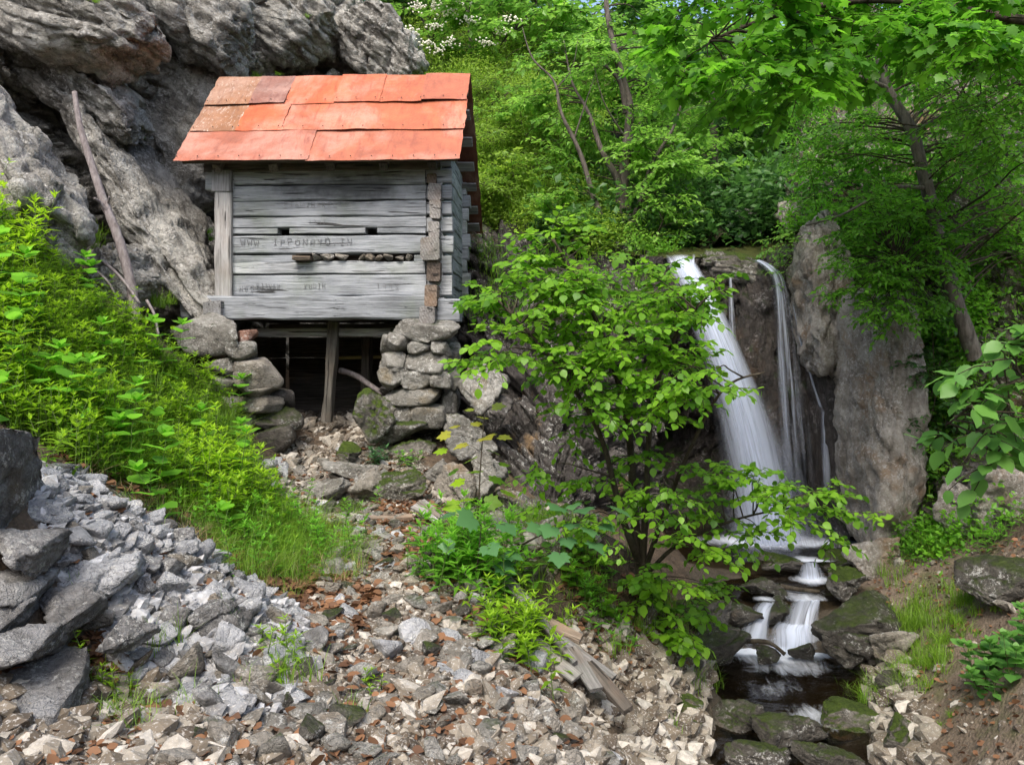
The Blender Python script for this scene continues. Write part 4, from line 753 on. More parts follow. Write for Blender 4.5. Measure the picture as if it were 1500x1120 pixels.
# ------------------------------------------------------------------ fallen planks and sticks
def plank(x0, y0, Y0, x1, y1, Y1, w, th, mat, label, k, name='plank', cat='plank'):
    return tag(mkb(name, beam([P(x0, y0, Y0), P(x1, y1, Y1)], w, th, (0, -.45, .9), 12, .012, 200+k, .9, .1), MAT[mat]), label, cat)
for k, a in enumerate([
    (724, 826, 6.6, 782, 898, 6.0, .085, .07, 'plank', 'long weathered beam lying beside the white mossy rock', 'beam'), (776, 888, 6.0, 842, 972, 5.5, .055, .05, 'plank', 'narrow grey batten leading down to the plank heap', 'batten'),
    (778, 938, 5.7, 846, 992, 5.4, .12, .03, 'plank', 'broad grey plank at the lower left of the plank heap', 'plank'), (836, 950, 5.7, 874, 1010, 5.3, .11, .03, 'plank', 'pale broken plank standing nearest in the heap', 'plank'),
    (790, 908, 6.0, 852, 936, 5.8, .10, .03, 'log_brown', 'brown split plank on top of the heap', 'plank'), (808, 926, 5.9, 898, 994, 5.5, .07, .045, 'plank', 'dark grey batten along the right of the heap', 'batten'),
    (850, 960, 5.7, 920, 1040, 5.2, .09, .04, 'log_dark', 'dark rotten plank under the heap', 'plank'), (616, 735, 8.4, 648, 757, 8.1, .10, .03, 'plank', 'short grey board at the top of the leaf litter', 'board'),
    (606, 742, 8.3, 640, 764, 8.0, .07, .03, 'log_post', 'short pale board beside the short grey board', 'board'), (626, 772, 7.7, 668, 806, 7.3, .09, .03, 'plank', 'grey board half hidden by the nettle clump', 'board'),
    (560, 782, 7.7, 606, 802, 7.4, .09, .035, 'plank', 'grey split board lying across the leaf litter', 'board'), (700, 760, 8.0, 766, 772, 7.9, .12, .05, 'plank', 'flat weathered board under the sapling', 'board'),
    (540, 759, 8.2, 604, 757, 8.2, .06, .04, 'log_brown', 'brown stick lying level below the mossy block', 'stick'), (418, 684, 9.9, 458, 706, 9.5, .06, .05, 'log_brown', 'reddish brown batten at the top left of the chute', 'batten'),
    (532, 800, 7.4, 566, 822, 7.1, .06, .04, 'log_dark', 'dark stick in the brown leaves of the chute', 'stick')]):
    plank(*a[:10], k, {'beam': 'wooden_beam', 'batten': 'batten', 'plank': 'plank', 'board': 'board', 'stick': 'stick'}[a[10]], a[10])
db = thing('dead_branch', 'tall bare dead branch leaning against the cliff left of the hut', 'branch', P(200, 450, 9.2))
mkb('stem', tube(catmull([P(200, 470, 9.2), P(190, 410, 9.3), P(172, 345, 9.4), P(150, 290, 9.5), P(132, 235, 9.6), P(117, 185, 9.7), P(109, 135, 9.8)], 40), np.interp(np.linspace(0, 1, 40), [0, .5, 1], [.062, .05, .03]), 9, .05, 3), MAT['dead'], db, True)
mkb('side_branch', tube(catmull([P(160, 312, 9.45), P(148, 298, 9.4), P(138, 290, 9.3)], 8), [.03, .012], 6, .05, 4), MAT['dead'], db, True)
mkb('side_branch', tube(catmull([P(155, 302, 9.5), P(159, 295, 9.45), P(160, 288, 9.4)], 8), [.022, .012], 6, .05, 4), MAT['dead'], db, True)
for k, (a, b, r, lb) in enumerate([(P(148, 380, 9.3), P(205, 445, 9.1), .022, 'thin grey stick lying behind the dead branch'), (P(143, 398, 9.1), P(172, 440, 9.0), .016, 'thin reddish stick below the dead branch'), (P(215, 440, 9.2), P(232, 490, 8.9), .018, 'short stick between dead branch and herbs')]):
    tag(mkb('stick', tube(catmull([a, (a+b)/2+np.array([.02, 0, .03]), b], 10), [r, r*.7], 6, .05, k), MAT['dead'], None, True), lb, 'stick')
# ------------------------------------------------------------------ water
def fall_mat(name, dens, lo, hi):
    m = M(name); l = m.attr('loc', 'Vector')
    s1 = m.noise(m.mapv(l, (15, .55, 1)), 1., 5, .6, .15); s2 = m.noise(m.mapv(l, (52, 1.1, 1)), 1., 3, .6)
    f = m.math('ADD', m.math('MULTIPLY', s1, .65), m.math('MULTIPLY', s2, .35))
    al = m.math('MULTIPLY', m.math('MULTIPLY', m.ramp(f, lo, hi), m.attr('edge')), dens)
    d = m.n('ShaderNodeBsdfDiffuse', {'Color': (.80, .87, 1.0, 1)}).outputs[0]; t = m.n('ShaderNodeBsdfTranslucent', {'Color': (.80, .87, 1.0, 1)}).outputs[0]
    w = m.n('ShaderNodeMixShader', {0: .45, 1: d, 2: t}).outputs[0]
    return m.done(m.n('ShaderNodeMixShader', {0: al, 1: m.n('ShaderNodeBsdfTransparent').outputs[0], 2: w}).outputs[0])
MAT['fall'] = fall_mat('falling_water', .93, .28, .52); MAT['fall_thin'] = fall_mat('thin_falling_water', .85, .44, .62); MAT['veil'] = fall_mat('water_veil', .55, .38, .70)
def ribbon(name, path, width, mat, parent, seed=0, bulge=.12, nu=22, nv=70, fade=(.02, .0), edgep=1.5):
    """a falling sheet of water: path points in metres, width in metres along it"""
    c = catmull(path, nv); wd = np.interp(np.linspace(0, 1, nv), np.linspace(0, 1, len(width)), width); s = np.linspace(-1, 1, nu); v = np.linspace(0, 1, nv)
    X = c[:, None]+np.stack([s[None]*wd[:, None]/2, -bulge*(1-s[None]**2)*np.ones((nv, 1)), np.zeros((nv, nu))], -1)
    q = np.stack([np.repeat(s[None]*3, nv, 0), np.repeat(v[:, None]*.8, nu, 1), np.full((nv, nu), seed)], -1).reshape(-1, 3); X = X.reshape(-1, 3); X[:, 1] += .06*noise(q*2, seed); X[:, 0] += .02*noise(q*1.5+4, seed)
    ln = np.concatenate([[0], np.cumsum(np.linalg.norm(np.diff(c, axis=0), axis=1))])
    e = (1-np.abs(s)**edgep)[None]*np.clip(v/max(fade[0], 1e-3), 0, 1)[:, None]*np.clip((1-v)/max(fade[1], 1e-3), 0, 1)[:, None]
    i = (np.arange(nv-1)[:, None]*nu+np.arange(nu-1)[None]).ravel()
    return mk(name, X, np.stack([i, i+nu, i+nu+1, i+1], 1), MAT[mat], parent, True, {'loc': np.stack([np.repeat(s[None]*wd[:, None]/2, 1, 0), np.repeat(ln[:, None], nu, 1), np.full((nv, nu), seed*3.3)], -1).reshape(-1, 3), 'edge': e.ravel()})
wf = thing('waterfall', 'silky white waterfall plunging over the mossy rock lip', None, P(1130, 790, 11), None, 'structure')
mp = [P(993, 374, 11.75), P(1008, 405, 11.45), P(1034, 460, 11.25), P(1062, 530, 11.1), P(1086, 600, 11.0), P(1108, 690, 10.95), P(1130, 796, 10.95)]
k_ = 11/FP
ribbon('main_strand', mp, [38*k_, 50*k_, 58*k_, 66*k_, 74*k_, 90*k_, 116*k_], 'fall', wf, 1, .12, fade=(.07, .02))
ribbon('main_strand', [p+np.array([.03, -.1, 0]) for p in mp], [26*k_, 38*k_, 46*k_, 54*k_, 62*k_, 74*k_, 96*k_], 'fall', wf, 2, .1, fade=(.12, .02))
ribbon('main_strand', [p+np.array([.02, .12, 0]) for p in mp], [30*k_, 40*k_, 52*k_, 64*k_, 84*k_, 104*k_, 140*k_], 'veil', wf, 3, .1, fade=(.04, .02), edgep=1.)
ribbon('lip_strand', [P(977, 373, 11.8), P(990, 392, 11.5), P(1004, 418, 11.4)], [8*k_, 14*k_, 20*k_], 'fall_thin', wf, 4, .04, 8, 20, (.35, .3))
ribbon('lip_strand', [P(1016, 372, 11.8), P(1014, 392, 11.5), P(1020, 425, 11.35)], [8*k_, 10*k_, 22*k_], 'fall_thin', wf, 5, .04, 8, 20, (.35, .3))
ribbon('mist_strand', [P(1100, 560, 11.2), P(1125, 640, 11.1), P(1150, 720, 11.05), P(1165, 798, 11.0)], [40*k_, 60*k_, 80*k_, 110*k_], 'veil', wf, 12, .1, fade=(.4, .02), edgep=1.)
sp_ = [P(1106, 381, 11.7), P(1124, 392, 11.45), P(1136, 412, 11.3), P(1141, 470, 11.15), P(1146, 560, 11.1), P(1152, 650, 11.05), P(1158, 740, 11.0)]
ribbon('side_strand', sp_, [12*k_, 15*k_, 12*k_, 13*k_, 14*k_, 16*k_, 20*k_], 'fall_thin', wf, 6, .03, 12, 60, (.02, .5))
ribbon('side_strand', [p+np.array([.0, -.04, 0]) for p in sp_], [8*k_, 9*k_, 10*k_, 9*k_, 8*k_, 10*k_, 14*k_], 'fall', wf, 16, .02, 10, 60, (.02, .6))
ribbon('side_strand', [p+np.array([.02+.02*i, -.05, 0]) for i, p in enumerate(sp_)], [8*k_, 10*k_, 14*k_, 26*k_, 38*k_, 50*k_, 62*k_], 'fall_thin', wf, 7, .05, 14, 60, (.02, .4))
ribbon('mist_strand', [P(1110, 700, 10.8), P(1125, 740, 10.75), P(1140, 775, 10.7), P(1150, 806, 10.65)], [110*k_, 150*k_, 190*k_, 220*k_], 'veil', wf, 17, .15, fade=(.7, .1), edgep=1.)
ribbon('thin_strand', [P(1070, 405, 11.6), P(1071, 440, 11.4), P(1074, 500, 11.35), P(1077, 560, 11.3)], [4*k_, 7*k_, 12*k_, 18*k_], 'fall_thin', wf, 8, .03, 8, 30, (.05, .4))
ribbon('thin_strand', [P(1206, 598, 10.95), P(1208, 640, 10.9), P(1210, 690, 10.9), P(1212, 735, 10.9)], [6*k_, 9*k_, 12*k_, 16*k_], 'fall', wf, 9, .03, 8, 30, (.08, .4))
ribbon('thin_strand', [P(1160, 440, 11.3), P(1172, 500, 11.2), P(1190, 560, 11.1), P(1203, 600, 11.0)], [3*k_, 4*k_, 5*k_, 6*k_], 'fall_thin', wf, 10, .03, 8, 30, (.08, .1))
def water_mat():
    m = M('stream_water'); p = m.geo.outputs['Position']; fo = m.attr('foam')
    n = m.noise(m.mapv(p, (1.0, 2.2, 1)), 2.2, 3, .5, .4); nr = m.bump(n, .25, .06)
    fr = m.n('ShaderNodeFresnel', {'IOR': 1.33, 'Normal': nr}).outputs[0]
    tr = m.n('ShaderNodeBsdfTransparent', {'Color': (.40, .35, .25, 1)}).outputs[0]; gl = m.n('ShaderNodeBsdfGlossy', {'Color': (1, 1, 1, 1), 'Roughness': .12, 'Normal': nr}).outputs[0]
    s = m.n('ShaderNodeMixShader', {0: m.math('MULTIPLY', fr, 1.), 1: tr, 2: gl}).outputs[0]
    st = m.noise(m.mapv(p, (7, 2.2, 1)), 1.6, 5, .65, .8); al = m.math('MULTIPLY', m.ramp(m.math('ADD', m.math('MULTIPLY', st, .55), m.math('MULTIPLY', fo, 1.05)), .5, 1.05), .9)
    return m.done(m.n('ShaderNodeMixShader', {0: al, 1: s, 2: m.n('ShaderNodeBsdfDiffuse', {'Color': (.80, .85, .92, 1)}).outputs[0]}).outputs[0])
MAT['water'] = water_mat()
def sheet_water(name, x0, x1, y0, y1, z, foam, label):
    nu, nv = 90, 90; X, Y = np.meshgrid(np.linspace(x0, x1, nu), np.linspace(y0, y1, nv)); X, Y = X.ravel(), Y.ravel(); f = np.zeros(len(X))
    for fx, fy, rx, ry, a in foam: f = np.maximum(f, a*np.exp(-((X-fx)/rx)**2-((Y-fy)/ry)**2))
    V = np.stack([X, Y, np.full(len(X), z)+.012*fbm(np.stack([X*2, Y*3, X*0], 1), 3, 3)+.03*f*noise(np.stack([X*7, Y*5, X*0], 1), 7)], 1); i = (np.arange(nv-1)[:, None]*nu+np.arange(nu-1)[None]).ravel()
    return tag(mk(name, V, np.stack([i, i+1, i+nu+1, i+nu], 1), MAT['water'], None, True, {'foam': f}), label, None, None, 'structure')
def XY(px, py, Y): v = P(px, py, Y); return v[0], v[1]
f1 = [(*XY(1130, 790, 11.0), .85, .35, 1.), (*XY(1185, 796, 10.9), .7, .22, .95), (*XY(1190, 825, 10.0), .25, .2, .8)]
sheet_water('plunge_pool', 2.2, 5.2, 9.95, 12.4, -2.75, f1, 'foaming plunge pool at the foot of the waterfall')
f2 = [(*XY(1190, 848, 9.7), .26, .2, .7), (*XY(1180, 878, 9.0), .25, .25, .5), (*XY(1122, 880, 8.98), .16, .12, .5), (*XY(1165, 868, 9.2), .35, .25, .4)]
sheet_water('stream', 2.0, 4.6, 8.9, 9.95, -2.90, f2, 'clear shallow stream between plunge pool and cascade')
f3 = [(*XY(1140, 1010, 7.6), .5, .35, .25), (*XY(1160, 975, 8.1), .55, .3, .42), (*XY(1200, 1040, 7.0), .3, .3, .4), (*XY(1110, 940, 8.5), .42, .18, 1.), (*XY(1170, 942, 8.5), .36, .22, 1.), (*XY(1080, 935, 8.6), .3, .12, .9), (*XY(1140, 960, 8.3), .5, .22, .55), (*XY(1200, 955, 8.4), .22, .14, .6)]
sheet_water('stream_pool', .6, 5.4, 4.6, 8.75, -3.30, f3, 'calm brown pool below the cascade')
cs = thing('cascade', 'small silky cascade dropping between dark stream boulders', None, P(1145, 945, 8.6), None, 'structure'); k9 = 8.8/FP
ribbon('upper_fall', [P(1186, 820, 10.05), P(1187, 828, 9.9), P(1188, 838, 9.82), P(1190, 850, 9.75)], [20*k9, 30*k9, 40*k9, 58*k9], 'fall', cs, 21, .06, 14, 20, (.1, .05))
ribbon('left_fall', [P(1126, 878, 9.0), P(1118, 888, 8.85), P(1111, 908, 8.72), P(1100, 938, 8.62)], [20*k9, 26*k9, 32*k9, 58*k9], 'fall', cs, 22, .08, 16, 26, (.08, .03))
ribbon('right_fall', [P(1184, 874, 9.0), P(1179, 886, 8.85), P(1174, 905, 8.72), P(1168, 938, 8.58)], [44*k9, 46*k9, 48*k9, 78*k9], 'fall', cs, 23, .1, 18, 26, (.08, .03))
ribbon('right_fall', [P(1165, 908, 8.7), P(1160, 918, 8.6), P(1160, 932, 8.52), P(1158, 950, 8.46)], [50*k9, 58*k9, 66*k9, 84*k9], 'fall', cs, 24, .1, 18, 20, (.15, .05))
ribbon('left_fall', [P(1090, 925, 8.75), P(1085, 932, 8.68), P(1080, 940, 8.6), P(1074, 952, 8.5)], [40*k9, 50*k9, 56*k9, 64*k9], 'veil', cs, 25, .06, 14, 16, (.15, .1))
ribbon('right_fall', [P(1188, 850, 9.7), P(1180, 858, 9.5), P(1172, 866, 9.3), P(1172, 876, 9.05)], [36*k9, 40*k9, 50*k9, 60*k9], 'veil', cs, 26, .02, 14, 16, (.15, .1))
tag(mkb('driftwood', tube(catmull([P(1062, 930, 8.3), P(1090, 938, 8.25), P(1125, 940, 8.2), P(1150, 958, 8.1)], 14), [.03, .02], 6, .1, 3), MAT['twig'], None, True), 'dark driftwood stick caught in the white water', 'driftwood')
tag(mkb('driftwood', tube(catmull([P(1142, 858, 9.2), P(1165, 862, 9.2), P(1200, 866, 9.15)], 10), [.035, .025], 6, .1, 4), MAT['twig'], None, True), 'brown branch lying across the stream above the cascade', 'driftwood')
# ------------------------------------------------------------------ leaves, sprays and trees
def tmpl(kind):
    if kind == 'quad': V = [(0, 0, 0), (.30, .42, .07), (0, 1, -.08), (-.30, .42, .07), (0, .45, 0)]; F = [(0, 1, 4), (1, 2, 4), (2, 3, 4), (3, 0, 4)]
    elif kind == 'lance': V = [(0, 0, 0), (.15, .35, .05), (0, 1, -.16), (-.15, .35, .05), (0, .4, 0)]; F = [(0, 1, 4), (1, 2, 4), (2, 3, 4), (3, 0, 4)]
    elif kind in ('ovate', 'big'):
        h = [(0, 0), (.22, .08), (.37, .28), (.40, .52), (.27, .78), (0, 1.04)]; w = 1.0 if kind == 'ovate' else .92
        R_ = [(x*w, y, .10*x-.16*y*y+.03*math.sin(y*9)) for x, y in h[1:-1]]; Lf = [(-x, y, z) for x, y, z in R_]
        mid = [(0, 0, 0), (0, .28, -.02), (0, .55, -.055), (0, .8, -.11), (0, 1.04, -.18)]
        V = mid+R_+Lf; F = []
        for o in (5, 9):
            q = [(0, o, 1), (o, o+1, 1), (1, o+1, 2), (o+1, o+2, 2), (2, o+2, 3), (o+2, o+3, 3), (3, o+3, 4)]
            F += q if o == 5 else [(a, c, b) for a, b, c in q]
    elif kind == 'maple':
        pts = [(0, 0), (.20, -.10), (.40, -.02), (.38, .12), (.60, .30), (.44, .42), (.55, .68), (.32, .64), (.17, .84), (0, 1.04)]
        Rr = [(x, y, .10*abs(x)-.14*y*y-.12*x*x) for x, y in pts]; Lr = [(-x, y, z) for x, y, z in Rr[1:-1]]
        V = Rr+Lr+[(0, .34, .02)]; c = len(V)-1; ring = list(range(10))+list(range(17, 9, -1)); F = [(ring[i], ring[(i+1) % len(ring)], c) for i in range(len(ring))]
    return np.array(V, float), np.array(F)
TM = {k: tmpl(k) for k in ('quad', 'lance', 'ovate', 'big', 'maple')}
class Lv:
    def __init__(s): s.p, s.a, s.n, s.s, s.r = [], [], [], [], []; s.tw = []
    def add(s, p, a, n, sz, r): s.p.append(np.atleast_2d(p)); s.a.append(np.atleast_2d(a)); s.n.append(np.atleast_2d(n)); s.s.append(np.atleast_1d(sz)); s.r.append(np.atleast_1d(r))
    def build(s, name, kind, mat, parent=None):
        p, a, n, sz, r = [np.concatenate(x) for x in (s.p, s.a, s.n, s.s, s.r)]; T, Fc = TM[kind]
        a = unit(a); x = unit(np.cross(a, n)); z = np.cross(x, a)
        V = p[:, None]+sz[:, None, None]*(T[None, :, :1]*x[:, None]+T[None, :, 1:2]*a[:, None]+T[None, :, 2:]*z[:, None])
        return mk(name, V.reshape(-1, 3), (Fc[None]+np.arange(len(p))[:, None, None]*len(T)).reshape(-1, 3), MAT[mat], parent, kind in ('ovate', 'big', 'maple'), {'rnd': np.repeat(np.clip(r, 0, 1), len(T))})
    def twigs(s, name, mat, parent):
        if s.tw: V, F, A = join(s.tw); return tag(mk(name, V, F, MAT[mat], parent, True, A), None, None, None, 'stuff')
UP = np.array([0, 0, 1.])
def spray(lv, g, base, d, ln, n, ls, droop=.25, side=2, tw=True, flat=.35, petal=.8, tone=None):
    """a leafy twig: leaves alternate to both sides of it and of its side twigs, lying roughly level"""
    d = unit(d); t = np.linspace(0, 1, 5)[:, None]; path = base+d*ln*t-UP*droop*ln*t*t+g.normal(0, .02*ln, (5, 3))*t
    if tw: lv.tw.append(tube(path, [max(.0035, ls*.05), .002], 3))
    m = max(2, n); tt = np.linspace(.12, 1, m); pp = np.stack([np.interp(tt, t[:, 0], path[:, k]) for k in range(3)], 1); dd = unit(np.gradient(path, axis=0))[np.clip((tt*4).astype(int), 0, 4)]
    s = unit(np.cross(dd, UP+g.normal(0, .15, 3))); sg = np.where(np.arange(m) % 2, 1., -1.)[:, None]; sg[-1] = 0
    ax = dd*.6+sg*s*petal+g.normal(0, .22, (m, 3))-UP*.18; nr = UP+g.normal(0, flat, (m, 3)); b = tone if tone is not None else g.random()
    lv.add(pp, ax, nr, ls*g.uniform(.65, 1.2, m), np.clip(b*.6+.4*g.random(m), 0, 1))
    for k in range(side):
        q = g.uniform(.15, .75); a = path[0]+(path[-1]-path[0])*q; sd_ = unit(np.cross(d, UP))*(1 if k % 2 else -1)
        spray(lv, g, a, d*.6+sd_*.8+g.normal(0, .15, 3), ln*(1-q)*.8+.05, max(3, int(n*.6)), ls, droop, 0, tw, flat, petal, b)
def limb(a, b, g, r0, r1, sag=.12, n=8):
    m = (a+b)/2; ln = np.linalg.norm(b-a); return tube(catmull([a, a*.65+b*.35+np.array([*g.normal(0, .05*ln, 2), sag*ln*.6]), a*.3+b*.7+np.array([*g.normal(0, .05*ln, 2), sag*ln*.7]), b], n), [r0, r1], 5)
def poly_pts(g, poly, n, Y):
    poly = np.array(poly, float); lo, hi = poly.min(0), poly.max(0); out = []
    while len(out) < n:
        q = g.uniform(lo, hi, (n*3, 2)); q = q[inpoly(q[:, 0], q[:, 1], poly)]; out += list(q)
    return [P(x, y, g.uniform(*Y)) for x, y in out[:n]]
def tree(name, label, stems, cents, ls, kind='ovate', mat='lf_hazel', bark='bark', seed=0, ln=.45, n=9, per=3, droop=.25, side=2, group=None, tw=True, outward=.6, loc=None, limbs=True, cat='tree', flat=.35, trunk=True, bare=()):
    """stems: [(points, r0, r1)]; every clump of sprays hangs on a limb that leaves the nearest stem"""
    g = rng(seed); base = loc if loc is not None else stems[0][0][0]; t = thing(name, label, cat, base, group); lv = Lv(); sp = []; tb = []
    for k, (pts, r0, r1) in enumerate(stems):
        c = catmull(pts, max(10, 6*len(pts))); q = np.linspace(0, 1, len(c)); tb.append(tube(c, r0+(r1-r0)*q**.8, 9 if r0 > .03 else 6, .04, seed+k)); sp += [c] if k not in bare else []
    SP = np.concatenate(sp); ctr = np.mean(cents, axis=0); br = []
    for c in cents:
        dd = np.linalg.norm(SP-c, axis=1)+np.clip(SP[:, 2]-c[2]+.1, 0, None)*1.5; dd = dd*g.uniform(1, 1.35, len(dd)); a = SP[dd.argmin()]
        if limbs: br.append(limb(a, c, g, min(.02, .005+.006*np.linalg.norm(c-a)), .003))
        o = unit((c-a)*np.array([1, 1, .3])+1e-6)
        for k in range(per):
            d = o*outward+unit(g.normal(0, 1, 3)*np.array([1, 1, .35])); spray(lv, g, c+g.normal(0, .04, 3), d, ln*g.uniform(.6, 1.2), n, ls, droop, side, tw, flat)
    if trunk:
        V, F, A = join(tb); mk('trunk', V, F, MAT[bark], t, True, A)
        if br: lv.tw += br
    if lv.tw: lv.twigs('branches', bark if not tw else 'twig', t)
    lv.build('crown', kind, mat, t); return t

# hazel in front of the waterfall
g = rng(41); HZ = []
for poly, n, Y in [([(765, 330), (830, 325), (880, 370), (870, 420), (780, 420)], 13, (6.2, 6.8)), ([(700, 400), (860, 400), (870, 540), (780, 550), (690, 510), (720, 450)], 30, (5.9, 7.0)), ([(860, 400), (1010, 400), (1000, 600), (840, 600)], 44, (5.9, 7.2)),
                   ([(1000, 400), (1070, 400), (1040, 470), (1000, 480)], 4, (5.9, 6.5)), ([(990, 520), (1110, 530), (1090, 575), (990, 580)], 6, (5.6, 6.2)), ([(830, 600), (1010, 600), (1050, 740), (960, 780), (870, 760), (760, 640)], 15, (6.0, 7.2)),
                   ([(1060, 690), (1130, 700), (1230, 730), (1210, 780), (1080, 790), (1020, 740)], 16, (6.4, 7.0)), ([(930, 780), (1050, 800), (1040, 860), (950, 880), (910, 830)], 6, (6.3, 7.2))]: HZ += poly_pts(g, poly, n, Y)
b = P(940, 850, 7.3)
tree('hazel_tree', 'leafy young hazel with thin dark stems standing in front of the waterfall', [([b, P(928, 740, 7.2), P(922, 640, 7.0), P(900, 540, 6.8), P(860, 440, 6.6), P(810, 350, 6.5)], .05, .012), ([b+np.array([.05, .05, 0]), P(912, 760, 7.0), P(880, 640, 6.8), P(820, 540, 6.5), P(730, 440, 6.3)], .04, .008),
     ([b, P(948, 700, 7.0), P(955, 600, 6.8), P(985, 500, 6.5), P(1040, 430, 6.2)], .04, .008), ([b, P(970, 760, 7.0), P(1010, 660, 6.6), P(1060, 570, 6.2), P(1120, 545, 6.0)], .03, .006), ([b, P(990, 800, 6.9), P(1080, 760, 6.8), P(1180, 740, 6.8)], .025, .006)],
     HZ, .066, 'ovate', 'lf_hazel', 'twig', 7, .36, 10, 3, .2, 2)
# multi-stemmed tree above the waterfall
b = P(935, 352, 13.4); g = rng(42); CT = poly_pts(g, [(780, 60), (1020, 20), (1050, 120), (1010, 260), (900, 250), (830, 300), (790, 200)], 76, (13.0, 15.4))+poly_pts(g, [(940, 200), (1010, 190), (1000, 300), (940, 300)], 14, (12.6, 13.4))
tree('forked_tree', 'old forked tree with rough grey stems rising above the waterfall lip', [([b, P(912, 300, 13.5), P(916, 240, 13.5), P(922, 160, 13.5), P(905, 90, 13.6), P(890, 20, 13.8), P(884, -70, 14)], .14, .03), ([P(915, 320, 13.5), P(905, 265, 13.4), P(882, 222, 13.3), P(862, 165, 13.4), P(838, 120, 13.6), P(826, 60, 13.8)], .08, .008), ([P(890, 335, 13.2), P(870, 290, 13.2), P(850, 225, 13.2), P(822, 165, 13.2), P(812, 120, 13.3), P(780, 85, 13.4), P(765, 40, 13.6)], .06, .006),
     ([P(925, 325, 13.4), P(940, 290, 13.3), P(955, 240, 13.2), P(985, 190, 13.1), P(1000, 140, 13.0), P(1004, 70, 13)], .06, .006), ([P(842, 200, 13.2), P(858, 150, 13.1), P(872, 110, 13.2)], .018, .004), ([P(815, 130, 13.3), P(838, 100, 13.2), P(846, 60, 13.2)], .014, .004), ([P(915, 200, 13.5), P(885, 150, 13.2), P(870, 95, 13.1)], .02, .004), ([P(950, 260, 13.2), P(975, 235, 13.0), P(1015, 215, 12.9)], .02, .004), ([P(918, 165, 13.5), P(908, 120, 13.4), P(885, 95, 13.2)], .07, .02)], CT, .12, 'quad', 'lf_back', 'bark', 8, .6, 12, 4, .15, 2)
# elder with cream flowers on the skyline
g = rng(43); CT = poly_pts(g, [(575, 20), (640, -60), (830, -80), (850, 60), (790, 105), (700, 110), (640, 95), (590, 70)], 64, (17, 20)); b = P(690, 130, 18.6)
et = tree('elder_bush', 'tall elder bush with cream flower heads on the skyline above the roof', [([b, P(690, 60, 18.6), P(680, -20, 18.6)], .1, .03), ([b, P(740, 60, 18.4), P(790, 0, 18.4)], .08, .02), ([b, P(640, 70, 18.4), P(610, 10, 18.4)], .07, .02)], CT, .19, 'quad', 'lf_back', 'bark', 9, .8, 12, 4, .15, 2, cat='bush')
for x, y in [(612, 10), (640, 8), (655, 18), (638, 38), (660, 62), (622, 62), (690, 30), (735, 46), (752, 28), (600, 45), (676, 6), (645, 72), (712, 62)]:
    q = []
    for k in range(34): v, f = ico(1); q.append((v*.022+P(x, y, 16.9)+g.normal(0, 1, 3)*np.array([.11, .11, .025]), f, {}))
    V, F, A = join(q); tag(mk('flower_head', V, F, MAT['flower'], et, True), None, None, None, 'stuff')
# beech on the right slope
b = P(1430, 525, 9.6); g = rng(44); CT = []
for poly, n, Y in [([(1130, 120), (1330, 90), (1500, 120), (1520, 260), (1330, 260), (1180, 240), (1120, 180)], 62, (9.5, 11.3)), ([(1300, 270), (1520, 250), (1530, 400), (1420, 380), (1340, 350)], 26, (9.8, 10.6)), ([(1180, -60), (1540, -60), (1540, 100), (1200, 100)], 40, (8, 10)), ([(1400, 60), (1560, 60), (1560, 300), (1450, 250)], 22, (7, 8.4))]: CT += poly_pts(g, poly, n, Y)
tree('beech_tree', 'slender beech with leaning grey trunk on the right slope', [([b, P(1408, 465, 9.6), P(1388, 400, 9.6), P(1372, 330, 9.6), P(1352, 250, 9.6), P(1335, 190, 9.6), P(1300, 130, 9.7), P(1287, 70, 9.7), P(1270, -40, 9.8)], .105, .05), ([P(1340, 195, 9.6), P(1390, 165, 9.0), P(1460, 130, 8.4), P(1540, 120, 7.8)], .035, .015),
     ([P(1352, 275, 9.55), P(1310, 275, 9.3), P(1270, 295, 9.2), P(1225, 318, 9.2), P(1180, 330, 9.3)], .03, .008), ([P(1300, 130, 9.7), P(1240, 110, 9.2), P(1180, 130, 8.8)], .04, .012), ([P(1290, 80, 9.7), P(1360, 30, 9.0), P(1450, 10, 8.4)], .04, .012)], CT, .08, 'quad', 'lf_beech', 'bark_grey', 10, .6, 13, 4, .2, 3, tw=True, bare=(2,))
# maple boughs hanging in from above
g = rng(45); CT = poly_pts(g, [(940, -60), (1200, -80), (1560, -90), (1560, 60), (1330, 70), (1200, 110), (1120, 150), (1030, 140), (960, 60)], 66, (6.2, 8.2)); b = P(1800, 560, 7.5)
tree('maple_tree', 'dark leafed maple whose boughs hang in from the upper right', [([b, P(1760, 200, 7.4), P(1720, -60, 7.4), P(1690, -300, 7.4)], .16, .1), ([P(1745, 60, 7.4), P(1500, 30, 7.2), P(1300, 0, 7.1), P(1150, 20, 7.0), P(1040, 60, 7.0)], .06, .012), ([P(1735, -10, 7.4), P(1450, -60, 7.6), P(1200, -50, 7.4), P(1000, -30, 7.2)], .06, .012)],
     CT, .086, 'maple', 'lf_maple', 'twig', 11, .5, 10, 5, .3, 2)
